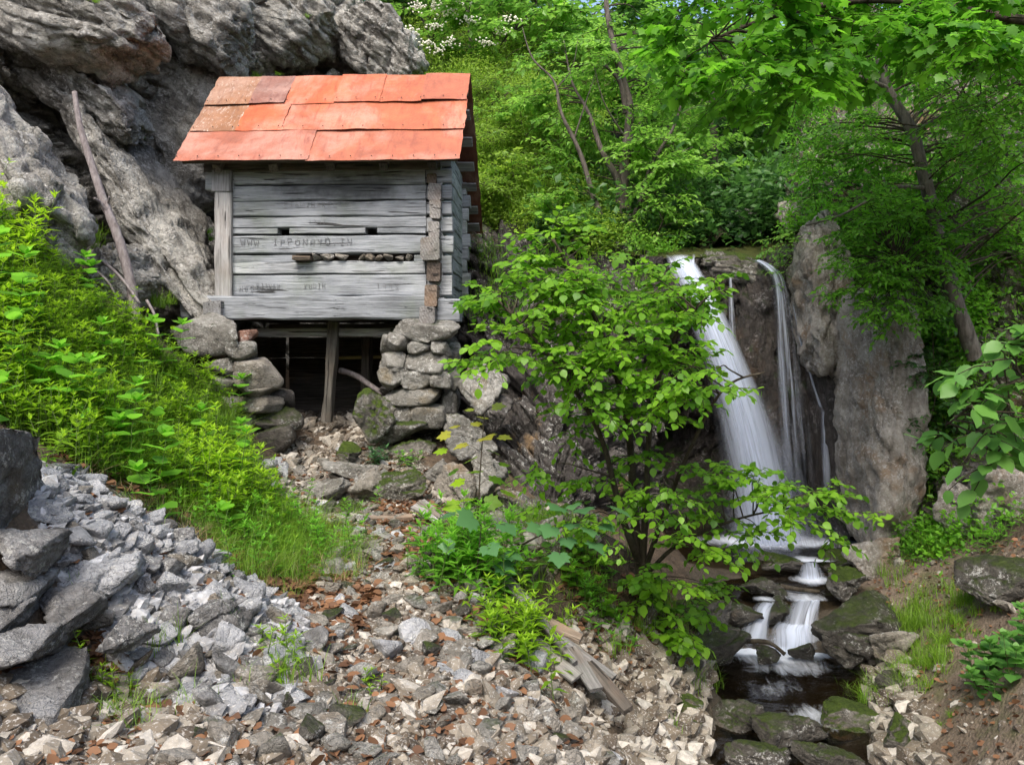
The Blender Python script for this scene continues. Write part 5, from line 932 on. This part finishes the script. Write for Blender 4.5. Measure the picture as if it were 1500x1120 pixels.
# woods behind
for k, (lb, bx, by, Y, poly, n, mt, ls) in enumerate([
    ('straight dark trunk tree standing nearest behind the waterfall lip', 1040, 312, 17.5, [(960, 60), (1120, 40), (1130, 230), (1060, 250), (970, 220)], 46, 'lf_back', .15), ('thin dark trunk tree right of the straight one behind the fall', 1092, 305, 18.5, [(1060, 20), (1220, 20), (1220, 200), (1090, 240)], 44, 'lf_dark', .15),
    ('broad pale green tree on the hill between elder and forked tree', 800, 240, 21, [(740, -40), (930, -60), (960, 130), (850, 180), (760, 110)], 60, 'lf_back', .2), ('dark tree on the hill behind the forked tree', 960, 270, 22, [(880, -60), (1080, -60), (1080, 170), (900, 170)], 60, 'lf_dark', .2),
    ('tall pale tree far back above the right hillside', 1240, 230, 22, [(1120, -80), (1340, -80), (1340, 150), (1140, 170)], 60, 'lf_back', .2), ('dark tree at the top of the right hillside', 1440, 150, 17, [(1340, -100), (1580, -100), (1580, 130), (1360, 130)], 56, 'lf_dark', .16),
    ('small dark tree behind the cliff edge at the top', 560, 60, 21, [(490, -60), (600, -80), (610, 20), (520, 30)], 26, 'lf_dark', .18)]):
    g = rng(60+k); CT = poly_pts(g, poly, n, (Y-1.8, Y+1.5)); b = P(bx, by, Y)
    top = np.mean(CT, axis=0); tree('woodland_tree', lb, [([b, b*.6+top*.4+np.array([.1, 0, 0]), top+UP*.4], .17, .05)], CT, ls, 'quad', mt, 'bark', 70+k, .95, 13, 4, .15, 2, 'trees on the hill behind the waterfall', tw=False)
# shrubs
for k, (lb, bx, by, Y, poly, n, mt, ls, kd, nm) in enumerate([
    ('dense glossy shrub hanging over the top of the buttress', 1330, 400, 9.3, [(1225, 310), (1300, 280), (1390, 310), (1390, 460), (1335, 475), (1265, 455), (1228, 400)], 80, 'lf_beech', .075, 'quad', 'shrub'),
    ('small light green shrub at the right strand of the waterfall', 1180, 370, 11.2, [(1120, 340), (1200, 330), (1215, 380), (1150, 400)], 10, 'lf_back', .07, 'quad', 'shrub'),
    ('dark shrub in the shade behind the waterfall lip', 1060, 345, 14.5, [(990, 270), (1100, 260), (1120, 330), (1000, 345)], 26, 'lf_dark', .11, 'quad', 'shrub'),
    ('bushy sapling thicket at the bottom of the green slope', 960, 350, 12.9, [(950, 290), (1000, 300), (1010, 350), (940, 360)], 10, 'lf_back', .08, 'quad', 'shrub'),
    ('spreading dark bush on the slope above the buttress', 1250, 300, 12.0, [(1150, 250), (1300, 210), (1340, 290), (1230, 320), (1160, 310)], 30, 'lf_beech', .085, 'quad', 'shrub'),
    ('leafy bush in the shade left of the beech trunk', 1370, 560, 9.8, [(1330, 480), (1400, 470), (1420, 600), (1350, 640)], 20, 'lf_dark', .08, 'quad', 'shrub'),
    ('low leafy hazel shoots by the water left of the cascade', 1000, 930, 7.3, [(920, 850), (1000, 850), (1040, 890), (990, 960), (930, 930)], 11, 'lf_hazel', .085, 'ovate', 'shrub'),
    ('feathery willow like bush on the top of the green slope', 700, 165, 16, [(690, 100), (740, 90), (790, 140), (770, 190), (700, 180)], 16, 'lf_slope', .09, 'lance', 'shrub')]):
    g = rng(90+k); CT = poly_pts(g, poly, n, (Y-.45, Y+.35)); b = P(bx, by, Y); top = np.mean(CT, axis=0)
    tree(nm, lb, [([b, (b+top)/2, top], .025, .01)], CT, ls, kd, mt, 'twig', 100+k, .34, 10, 3, .25, 2, cat='shrub')
sx_, sy_ = proj(SLV)
for k, (x, y, w, lb) in enumerate([(712, 135, 34, 'light bush just right of the roof ridge'), (748, 165, 36, 'bright bush on the upper slope between ridge and forked tree'), (716, 200, 32, 'pale bush beside the middle of the roof edge'), (772, 205, 36, 'rounded bush in the middle of the green slope'), (808, 250, 36, 'bush on the slope left of the thin leaning stem'),
        (750, 255, 36, 'bush below the middle of the green slope'), (835, 290, 30, 'yellowish bush low on the slope near the forked tree'), (800, 308, 30, 'dark lower bush above the rock wall'), (716, 275, 28, 'bush behind the lower roof corner'), (800, 160, 30, 'airy bush on the upper slope beside the bare twigs'), (862, 325, 22, 'small bush at the foot of the forked tree')]):
    g = rng(300+k); Y = SLV[((sx_-x)**2+(sy_-y)**2).argmin(), 1]-.45; b = P(x, y+22, Y+.1); CT = [P(x+g.normal(0, w*.5), y+g.normal(0, w*.4), Y+g.normal(0, .2)) for _ in range(12)]; top = np.mean(CT, axis=0)
    tree('slope_bush', lb, [([b, (b+top)/2, top], .02, .008)], CT, g.uniform(.08, .12), ['lance', 'quad'][k % 2], ['lf_slope', 'lf_back', 'lf_slope'][k % 3], 'twig', 320+k, .42, 11, 3, .1, 2, 'bushes on the green slope', cat='bush', flat=.6)
# near branch entering at the right edge
g = rng(46); CT = [P(*c) for c in [(1385, 625, 3.9), (1420, 600, 3.8), (1450, 570, 3.7), (1480, 520, 3.6), (1440, 510, 3.8), (1490, 600, 3.6), (1500, 560, 3.6), (1475, 640, 3.7), (1440, 650, 3.8), (1510, 500, 3.5), (1530, 620, 3.5)]]; b = P(1900, 900, 3.6)
tree('hazel_bough', 'near bough of large fresh green leaves reaching in at the right edge', [([b, P(1720, 640, 3.6), P(1560, 560, 3.6), P(1470, 565, 3.7), P(1390, 620, 3.85)], .03, .005), ([P(1640, 600, 3.6), P(1540, 520, 3.6), P(1450, 500, 3.75)], .015, .004)], CT, .098, 'big', 'lf_front', 'twig', 12, .26, 6, 2, .35, 1, cat='tree')
# ------------------------------------------------------------------ herbs, grass, ferns and litter
def herb(lv, g, b, h, nodes, ls, lean=.12, bright=.5):
    d = unit(UP+g.normal(0, lean, 3)); t = np.linspace(0, 1, 4)[:, None]; bend = g.normal(0, .10, 3)*h; path = b+d*h*t+bend*t*t
    lv.tw.append(tube(path, [.005, .002], 3)); a0 = g.uniform(0, 6.28)
    for k in range(nodes):
        q = (k+1.2)/(nodes+.4); c = b+d*h*q+bend*q*q; a = a0+k*1.57; s = ls*(1.15-.65*abs(q-.5)); el = .15+.75*q
        for j in (0, math.pi):
            ax = np.array([math.cos(a+j), math.sin(a+j), el-.25]); lv.add(c, ax+g.normal(0, .12, 3), UP*1.2+np.array([-math.cos(a+j), -math.sin(a+j), 0])*el*.8+g.normal(0, .15, 3), s*g.uniform(.8, 1.2), np.clip(.2*bright+.55*q*bright*1.4+g.uniform(-.1, .2), 0, 1))
    for j in range(4): a = a0+j*1.57; lv.add(path[-1], np.array([math.cos(a)*.6, math.sin(a)*.6, .9]), np.array([-math.cos(a), -math.sin(a), .6]), ls*.55, np.clip(.5+.5*bright, 0, 1))
def blades(g, B, h, w, lean=.35, seg=3, lo=.0, hi=1., up=1.):
    """curved grass blades at points B"""
    n = len(B); hh = h*g.uniform(.5, 1.25, n); az = g.uniform(0, 6.28, n); ln = np.abs(g.normal(lean, lean*.5, n)); dr = np.stack([np.cos(az), np.sin(az), np.zeros(n)], 1); sd_ = np.stack([-np.sin(az), np.cos(az), np.zeros(n)], 1)
    V = []; 
    for k in range(seg+1):
        q = k/seg; c = B+UP*(hh*(q-.25*ln*q*q)*up)[:, None]+dr*(hh*ln*q**2)[:, None]; ww = w*(1-q)**.7*g.uniform(.8, 1.2, n) if k < seg else np.zeros(n)
        V += [c-sd_*ww[:, None]/2, c+sd_*ww[:, None]/2]
    V = np.stack(V, 1); m = 2*(seg+1); base = np.arange(n)[:, None, None]*m; q = np.array([[2*k, 2*k+1, 2*k+3, 2*k+2] for k in range(seg)])
    return V.reshape(-1, 3), (q[None]+base).reshape(-1, 4), {'rnd': np.repeat(np.clip(g.uniform(lo, hi, n), 0, 1), m)}
def gpts(n, poly, seed, ylim, xl=(-8, 8)):
    g = rng(seed); out = []; c = 0; it = 0
    while c < n and it < 60:
        Y = g.uniform(*ylim, 5000); X = g.uniform(*xl, 5000); V = np.stack([X, Y, gh(X, Y)], 1); x, y = proj(V); V = V[inpoly(x, y, poly)]; out.append(V); c += len(V); it += 1
    return np.concatenate(out)[:n]
BANK = [(-120, 330), (0, 345), (90, 410), (180, 475), (290, 560), (350, 625), (372, 690), (400, 760), (430, 830), (330, 790), (230, 730), (120, 690), (60, 650), (-60, 600), (-120, 560)]
g = rng(51); B = gpts(1700, BANK, 52, (5.3, 9.8), (-9, -1.5)); lv = Lv(); pat = fbm(B*1.3, 3, 9); ok_ = fbm(B*2.1+3, 3, 19) > -.22; B, pat = B[ok_], pat[ok_]
for b, q in zip(B, pat): herb(lv, g, b, g.uniform(.16, .46)*(1+1.1*q), int(g.integers(4, 8)), g.uniform(.07, .15)*(1+.4*q), .22, .5+1.0*q)
hb = thing('bank_herbs', 'dense bright green nettle like herbs covering the left bank', 'herbs', P(200, 560, 8), None, 'stuff'); lv.build('leaves', 'lance', 'lf_herb', hb); lv.twigs('stems', 'stem', hb)
gb = gpts(12000, BANK, 53, (5.3, 9.8), (-9, -1.5)); v = blades(rng(3), gb, .34, .006, .7, 4); tag(mk('grass', v[0], v[1], MAT['grass'], None, True, v[2]), 'fine grass between the herbs on the left bank', 'grass', None, 'stuff')
def clump(name, label, cx, cy, Y, rx, n, h, ls, kind='lance', mat='lf_herb', seed=0, nodes=6, bright=.5, cat='plant', ry=.25):
    g = rng(seed+400); c = P(cx, cy, Y); lv = Lv()
    t = thing(name, label, cat, c)
    for k in range(n):
        x = c[0]+g.normal(0, rx*.5); y = c[1]+g.normal(0, ry); herb(lv, g, np.array([x, y, gh(x, y)[0]]), h*g.uniform(.6, 1.15), nodes, ls, .22, bright)
    lv.build('leaves', kind, mat, t); lv.twigs('stems', 'stem', t); return t
clump('nettle_clump', 'dense nettle clump growing over the boards in the middle', 695, 868, 6.5, .42, 64, .46, .15, 'lance', 'lf_beech', 1, 7, .8)
clump('nettle_clump', 'smaller light green nettle clump beside the plank heap', 752, 962, 5.7, .26, 44, .30, .11, 'lance', 'lf_herb', 2, 6, .6)
clump('broad_leaf_herb', 'taller broad leaved herbs standing out of the left bank', 150, 560, 7.4, 1.6, 36, .62, .17, 'ovate', 'lf_beech', 21, 5, .7, 'plant', 1.0)
clump('nettle_plant', 'single upright nettle on the bare patch of the left bank', 105, 690, 5.7, .02, 1, .55, .13, 'lance', 'lf_herb', 3, 8, .6, 'plant', .02)
clump('nettle_plant', 'pair of leafy nettles at the top edge of the scree', 70, 690, 5.5, .08, 3, .4, .11, 'lance', 'lf_herb', 4, 7, .5, 'plant', .05)
clump('herb_sprig', 'thin feathery sprig growing on the boulder in the left corner', 122, 905, 4.0, .03, 2, .26, .05, 'lance', 'lf_herb', 5, 9, .5, 'plant', .03)
clump('herb_sprig', 'small sprig among the leaves at the foot of the scree', 160, 985, 4.0, .10, 5, .18, .05, 'lance', 'lf_herb', 6, 6, .5, 'plant', .05)
clump('herb_sprig', 'slender green shoots at the lower end of the scree', 415, 985, 4.6, .16, 8, .22, .07, 'lance', 'lf_herb', 7, 5, .6, 'plant', .1)
clump('herb_sprig', 'tiny green herb in the gravel at the bottom centre', 552, 1000, 4.6, .06, 5, .07, .05, 'lance', 'lf_herb', 8, 3, .6, 'plant', .05)
clump('leafy_weed', 'dark glossy leaved weed below the mossy pier', 552, 685, 9.9, .12, 7, .26, .12, 'lance', 'lf_blue', 9, 4, .3, 'plant', .08)
clump('leafy_weed', 'small fern like weed at the foot of the pier', 598, 690, 9.8, .12, 6, .18, .10, 'lance', 'lf_beech', 10, 4, .5, 'plant', .08)
clump('leafy_weed', 'light green weeds on the stream bank behind the plank heap', 872, 930, 6.7, .3, 18, .25, .10, 'lance', 'lf_beech', 11, 4, .5, 'plant', .2)
clump('leafy_weed', 'leafy weeds on the earth path at the lower right corner', 1470, 985, 5.8, .35, 20, .3, .10, 'ovate', 'lf_front', 12, 4, .5, 'plant', .25)
clump('leafy_weed', 'low weeds at the base of the rocks above the path', 1365, 812, 9.1, .5, 34, .22, .09, 'lance', 'lf_beech', 13, 4, .5, 'plant', .15)
clump('leafy_weed', 'low weeds below the white blotched rock', 1450, 810, 8.0, .4, 20, .2, .09, 'lance', 'lf_beech', 14, 4, .45, 'plant', .15)
clump('leafy_weed', 'small seedlings at the foot of the hazel', 850, 900, 6.9, .35, 24, .2, .09, 'ovate', 'lf_hazel', 15, 3, .4, 'plant', .2)
def tuft(name, label, cx, cy, Y, rx, ry, n, h, w, lean, mat='grass', seed=0, z=None):
    g = rng(seed+600); c = P(cx, cy, Y); m = max(3, n//28); x = c[0]+g.normal(0, rx*.5, m); y = c[1]+g.normal(0, ry*.5, m); zc = gh(x, y) if z is None else np.full(m, c[2])+g.normal(0, z, m); Q = np.stack([x, y, zc], 1); hk = g.uniform(.45, 1.15, m); vs = []
    for k in range(m):
        o = g.normal(0, 1, (28, 3))*np.array([.05, .05, 0])*min(1, h/.25); v = blades(g, Q[k]+o, h*hk[k], w, lean, 4, .1+.5*hk[k]-.35, .1+.5*hk[k]+.35); vs.append((v[0], v[1], v[2]))
    V, F, A = join(vs); return tag(mk(name, V, F, MAT[mat], None, True, A), label, 'grass', None, 'stuff')
tuft('horsetail_clump', 'feathery bright green horsetail clump hanging over the chute edge', 405, 815, 7.0, .65, 1.1, 7000, .32, .0035, .9, 'grass', 1)
tuft('grass_tuft', 'long grass below the herbs at the left of the chute', 335, 735, 7.6, .8, .9, 1800, .34, .007, .6, 'grass', 2)
tuft('grass_tuft', 'bright grass tuft at the foot of the dark rock wall', 790, 790, 8.6, .35, .3, 700, .38, .007, .5, 'grass', 3)
tuft('grass_tuft', 'soft grass mound on the edge of the earth path by the pool', 1345, 985, 7.1, .5, .45, 3600, .17, .005, .8, 'grass', 4)
tuft('grass_tuft', 'upright grass strip along the left edge of the earth path', 1350, 905, 7.9, .3, .5, 1500, .22, .005, .6, 'grass', 5)
tuft('grass_tuft', 'grass tuft in front of the dark flat boulder', 1408, 870, 7.4, .15, .2, 260, .22, .006, .4, 'grass', 6)
tuft('grass_tuft', 'grass hanging from the rocks at the back of the path', 1380, 800, 9.0, .6, .2, 900, .26, .007, .6, 'grass', 7)
tuft('grass_tuft', 'thin grass blades at the bottom of the scree', 300, 1000, 4.3, .9, .25, 260, .24, .006, .5, 'grass', 8)
tuft('grass_tuft', 'sparse grass on the stream bank under the hazel', 900, 900, 6.9, .9, .7, 900, .22, .006, .5, 'grass', 9)
tuft('grass_tuft', 'grass clump by the brown stream boulder under the hazel', 985, 935, 7.5, .4, .4, 700, .28, .006, .5, 'grass', 10)
tuft('grass_tuft', 'green fern tuft on the cliff beside the hut post', 288, 345, 12.3, .3, .15, 300, .18, .012, .9, 'lf_beech', 11, .05)
tuft('grass_tuft', 'grass tuft growing beside the foot of the dead branch', 236, 445, 10.2, .2, .2, 300, .22, .008, .7, 'grass', 12, .05)
tuft('grass_tuft', 'grass tuft in the crevice under the dead branch', 135, 350, 9.9, .12, .15, 200, .22, .008, .8, 'grass', 13, .12)
tuft('grass_tuft', 'pale moss grass tuft high on the cliff near the top edge', 140, 8, 9.0, .12, .1, 120, .08, .008, .9, 'grass', 14, .04)
tuft('grass_tuft', 'small tuft of grass on the cliff at the upper middle', 440, 30, 14.9, .2, .2, 120, .14, .010, .9, 'grass', 15, .05)
tuft('grass_tuft', 'grass patch on the cliff ledge behind the roof ridge', 400, 110, 14.6, .3, .2, 160, .12, .010, .9, 'grass', 16, .05)
# palmate saplings
def sapling(name, label, stem, leaves, ls, kind, mat, seed, cat='sapling', top=None):
    g = rng(seed); t = thing(name, label, cat, stem[0]); c = catmull(stem, 16); mkb('stem', tube(c, [.010, .004], 5, .03, 2), MAT['twig'], t, True); lv, l2 = Lv(), Lv()
    for k, (x, y, Y, s) in enumerate(leaves):
        p = P(x, y, Y); a = c[np.linalg.norm(c-p+np.array([0, 0, .06]), axis=1).argmin()]; lv.tw.append(tube(catmull([a, (a+p)/2+UP*.02, p], 5), [.003, .002], 3)); d = unit((p-a)*np.array([1, 1, .2])+1e-6)
        (l2 if top and y < top else lv).add(p-d*s*.2, d-UP*.15+g.normal(0, .15, 3), UP+g.normal(0, .3, 3)+np.array([0, -.45, 0]), s*g.uniform(.85, 1.15), g.random())
    lv.build('leaves', kind, mat, t)
    if l2.p: l2.build('young_leaves', kind, 'lf_yellow', t)
    lv.twigs('leaf_stalks', 'twig', t)
g = rng(31); sap = [(690, 600, 7.4, .10), (726, 596, 7.4, .13), (655, 636, 7.4, .13), (680, 650, 7.3, .12), (668, 625, 7.5, .10), (712, 640, 7.3, .15), (690, 672, 7.4, .15), (720, 660, 7.4, .14), (735, 640, 7.3, .14), (700, 690, 7.3, .16), (675, 705, 7.3, .14), (722, 700, 7.3, .15), (665, 690, 7.4, .13), (735, 680, 7.4, .12), (690, 730, 7.2, .15), (715, 735, 7.2, .16), (668, 740, 7.2, .14), (650, 660, 7.4, .12), (740, 720, 7.2, .15), (700, 622, 7.4, .11), (708, 612, 7.4, .11)]
sapling('sycamore_sapling', 'tall thin sapling with yellowing top leaves in front of the pier', [P(697, 850, 7.1), P(700, 760, 7.2), P(704, 680, 7.3), P(710, 605, 7.4)], sap, .13, 'maple', 'lf_herb', 31, top=652)
sapling('sycamore_seedling', 'low seedling with broad blue green lobed leaves below the sapling', [P(690, 880, 6.4), P(700, 820, 6.3), P(705, 770, 6.3)], [(690, 758, 6.2, .17), (740, 768, 6.2, .18), (660, 752, 6.3, .15), (745, 812, 6.2, .17), (715, 800, 6.1, .18), (735, 825, 6.2, .16), (660, 800, 6.3, .13)], .17, 'maple', 'lf_blue', 32)
sapling('sycamore_seedling', 'seedling with long stalked blue green lobed leaves left of the hazel', [P(760, 800, 6.6), P(800, 780, 6.3), P(845, 765, 6.2)], [(818, 742, 6.1, .16), (838, 738, 6.1, .14), (855, 745, 6.0, .14), (900, 742, 6.0, .17), (880, 755, 6.0, .15), (808, 772, 6.1, .15), (840, 768, 6.1, .15), (862, 775, 6.0, .13), (885, 770, 6.0, .14), (830, 790, 6.1, .15), (875, 797, 6.0, .17), (820, 812, 6.0, .14), (790, 775, 6.2, .14)], .16, 'maple', 'lf_blue', 33)
# undergrowth on the slopes
def cover(name, label, V, N, n, seed, ls, kind, mat, h=.25, mask=None, grass=0, ght=.3, per=7, rough=.5):
    g = rng(seed); idx = np.arange(len(V)); x, y = proj(V); m = (x > -100) & (x < 1620) & (y > -140) & (y < 1000)
    if mask is not None: m &= mask(x, y, V)
    f = fbm(V*.9+seed, 4, seed+20); f2 = fbm(V*2.3+seed, 3, seed+30); idx = idx[m]; pr_ = np.clip(.55+f[idx]+f2[idx]*.6, .04, 1.5); pr_ /= pr_.sum(); lv = Lv(); pick = g.choice(idx, n, p=pr_)
    for i in pick:
        b = V[i]+g.normal(0, .08, 3); k = per; d = unit(N[i]*.8*np.sign(N[i] @ np.array([0, -1, .3]))+UP*.7+g.normal(0, .35, (k, 3))); top = g.uniform(.1, 1.1, (k, 1)); hh = h*top*(1+2.2*max(0, f[i]+.5*f2[i])); tn = .35+.9*f2[i]+.2*g.random()
        ax = unit(g.normal(0, 1, (k, 3))*np.array([1, 1, .5])+UP*.3); lv.add(b+d*hh, ax, UP+np.array([0, -.35, 0])+g.normal(0, rough, (k, 3)), ls*g.uniform(.5, 1.3, k), np.clip(tn+.35*top[:, 0]-.2+g.uniform(-.15, .15, k), 0, 1))
    o = tag(lv.build(name, kind, mat), label, 'undergrowth', None, 'stuff')
    if grass:
        v = blades(g, V[g.choice(idx, grass)]+g.normal(0, .07, (grass, 3)), ght, .010, .7); q = mk('grass', v[0], v[1], MAT['grass'], o, True, v[2])
cover('slope_foliage', 'light green herbs and grasses covering the slope behind the roof', SLV, SLN, 6000, 1, .085, 'lance', 'lf_slope', .34, None, 26000, .42, 9, .7)
cover('hillside_foliage', 'low green plants and grass clinging to the right hillside', RHV, RHN, 4600, 2, .075, 'quad', 'lf_beech', .2, lambda x, y, V: fbm(V*1.1, 3, 3) > -.05, 4000, .2)
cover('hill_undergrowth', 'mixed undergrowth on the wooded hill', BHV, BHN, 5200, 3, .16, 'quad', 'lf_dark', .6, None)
cover('rock_wall_foliage', 'grass and small plants along the top of the dark rock wall', WV, WN, 700, 4, .07, 'lance', 'lf_beech', .22, lambda x, y, V: (y < 470) & (fbm(V*1.4, 3, 5) > .05), 2600, .28)
cover('ledge_foliage', 'small plants growing on the ledge above the waterfall', LPV, LPN, 260, 6, .07, 'quad', 'lf_back', .2, lambda x, y, V: ((x < 970) | (x > 1140) | (V[:, 1] > 13)) & (V[:, 1] > 12), 0, .2)
# dry leaves
def litter(name, label, V, seed, ls):
    g = rng(seed); lv = Lv(); n = len(V); az = g.uniform(0, 6.28, n); ls = ls*.85; lv.add(V+UP*g.uniform(.008, .035, (n, 1)), np.stack([np.cos(az), np.sin(az), g.normal(0, .3, n)], 1), UP+g.normal(0, .45, (n, 3)), ls*g.uniform(.6, 1.3, n), g.random(n))
    return tag(lv.build(name, 'ovate', 'litter'), label, 'leaf litter', None, 'stuff')
V = np.concatenate([gpts(1500, [(560, 735), (640, 740), (650, 800), (600, 830), (540, 800)], 61, (6.5, 9.5), (-3, 0)), gpts(1500, [(450, 830), (560, 860), (520, 930), (430, 900)], 62, (4.8, 7.5), (-3, 0)), gpts(2600, CHUTE, 63, (3, 10.5), (-4, 2)), gpts(500, [(380, 850), (470, 850), (480, 940), (420, 930)], 64, (5, 7), (-3, 0))])
litter('fallen_leaves', 'brown fallen leaves lying in the gravel chute', V, 1, .075)
litter('fallen_leaves', 'brown fallen leaves lying between the scree stones', np.concatenate([gpts(500, SCREE, 65, (3.4, 6), (-5, 0)), gpts(260, [(60, 940), (180, 930), (200, 1000), (100, 1010)], 66, (3.4, 4.5), (-4, 0))]), 2, .07)
litter('fallen_leaves', 'brown fallen leaves on the bare patch of the left bank', gpts(500, [(40, 620), (200, 660), (300, 780), (430, 870), (380, 860), (240, 750), (100, 690)], 67, (5, 8), (-5, -1)), 3, .075)
litter('fallen_leaves', 'brown fallen leaves on the stream bank under the hazel', gpts(700, [(800, 800), (980, 830), (1010, 1000), (860, 980)], 68, (5, 9), (0, 3)), 4, .07)
litter('fallen_leaves', 'dry leaves scattered over the earth path', gpts(900, PATHP, 69, (4.5, 9.5), (2.5, 6)), 5, .05)
litter('fallen_leaves', 'brown fallen leaves in the bottom left corner below the boulders', gpts(500, [(-60, 990), (160, 960), (320, 1040), (310, 1140), (-60, 1140)], 70, (2.8, 4.6), (-4, 0)), 6, .06)
tuft('grass_tuft', 'thin grass in the bottom left corner below the boulders', 170, 1040, 3.8, .5, .3, 300, .2, .004, .8, 'grass', 21)
tuft('grass_tuft', 'short grass scattered over the earth path', 1440, 960, 6.4, 1.0, 1.2, 500, .10, .004, .8, 'grass', 22)
tuft('grass_tuft', 'grass between the rubble at the foot of the rock wall', 740, 790, 8.2, .9, .8, 1100, .22, .006, .7, 'grass', 23)
clump('leafy_weed', 'leafy weeds at the foot of the dark rock wall', 770, 790, 8.6, .7, 30, .24, .09, 'lance', 'lf_beech', 16, 4, .4, 'plant', .4)
tuft('dry_grass', 'pale dry grass hanging along the lower edge of the left bank', 375, 830, 6.7, .8, .9, 1500, .2, .005, 1.1, 'straw', 24)
tuft('dry_grass', 'pale dry grass under the herbs near the top of the scree', 230, 730, 6.3, 1.0, .6, 700, .18, .005, 1.1, 'straw', 25)
for nm in [o for o in list(C.objects) if o.get('category') == 'rock' and o.data and o.data.materials[0] == MAT['moss']]:
    me = nm.data; n = len(me.vertices); co = np.zeros(n*3, np.float32); me.vertices.foreach_get('co', co); co = co.reshape(-1, 3); Mx = np.array(nm.matrix_basis); W = co @ Mx[:3, :3].T+Mx[:3, 3]; g = rng(n)
    v = blades(g, W[g.choice(np.where(co[:, 2] > -.6)[0], 2600)], .03, .004, 1.2, 2); tag(mk('moss_fuzz', v[0], v[1], MAT['grass'], nm, True, v[2]), None, None, None, 'stuff')
clump('feathery_herbs', 'loose feathery herbs growing through the horsetail at the chute edge', 398, 800, 7.1, .8, 90, .34, .09, 'lance', 'lf_beech', 26, 7, .7, 'plant', .5)
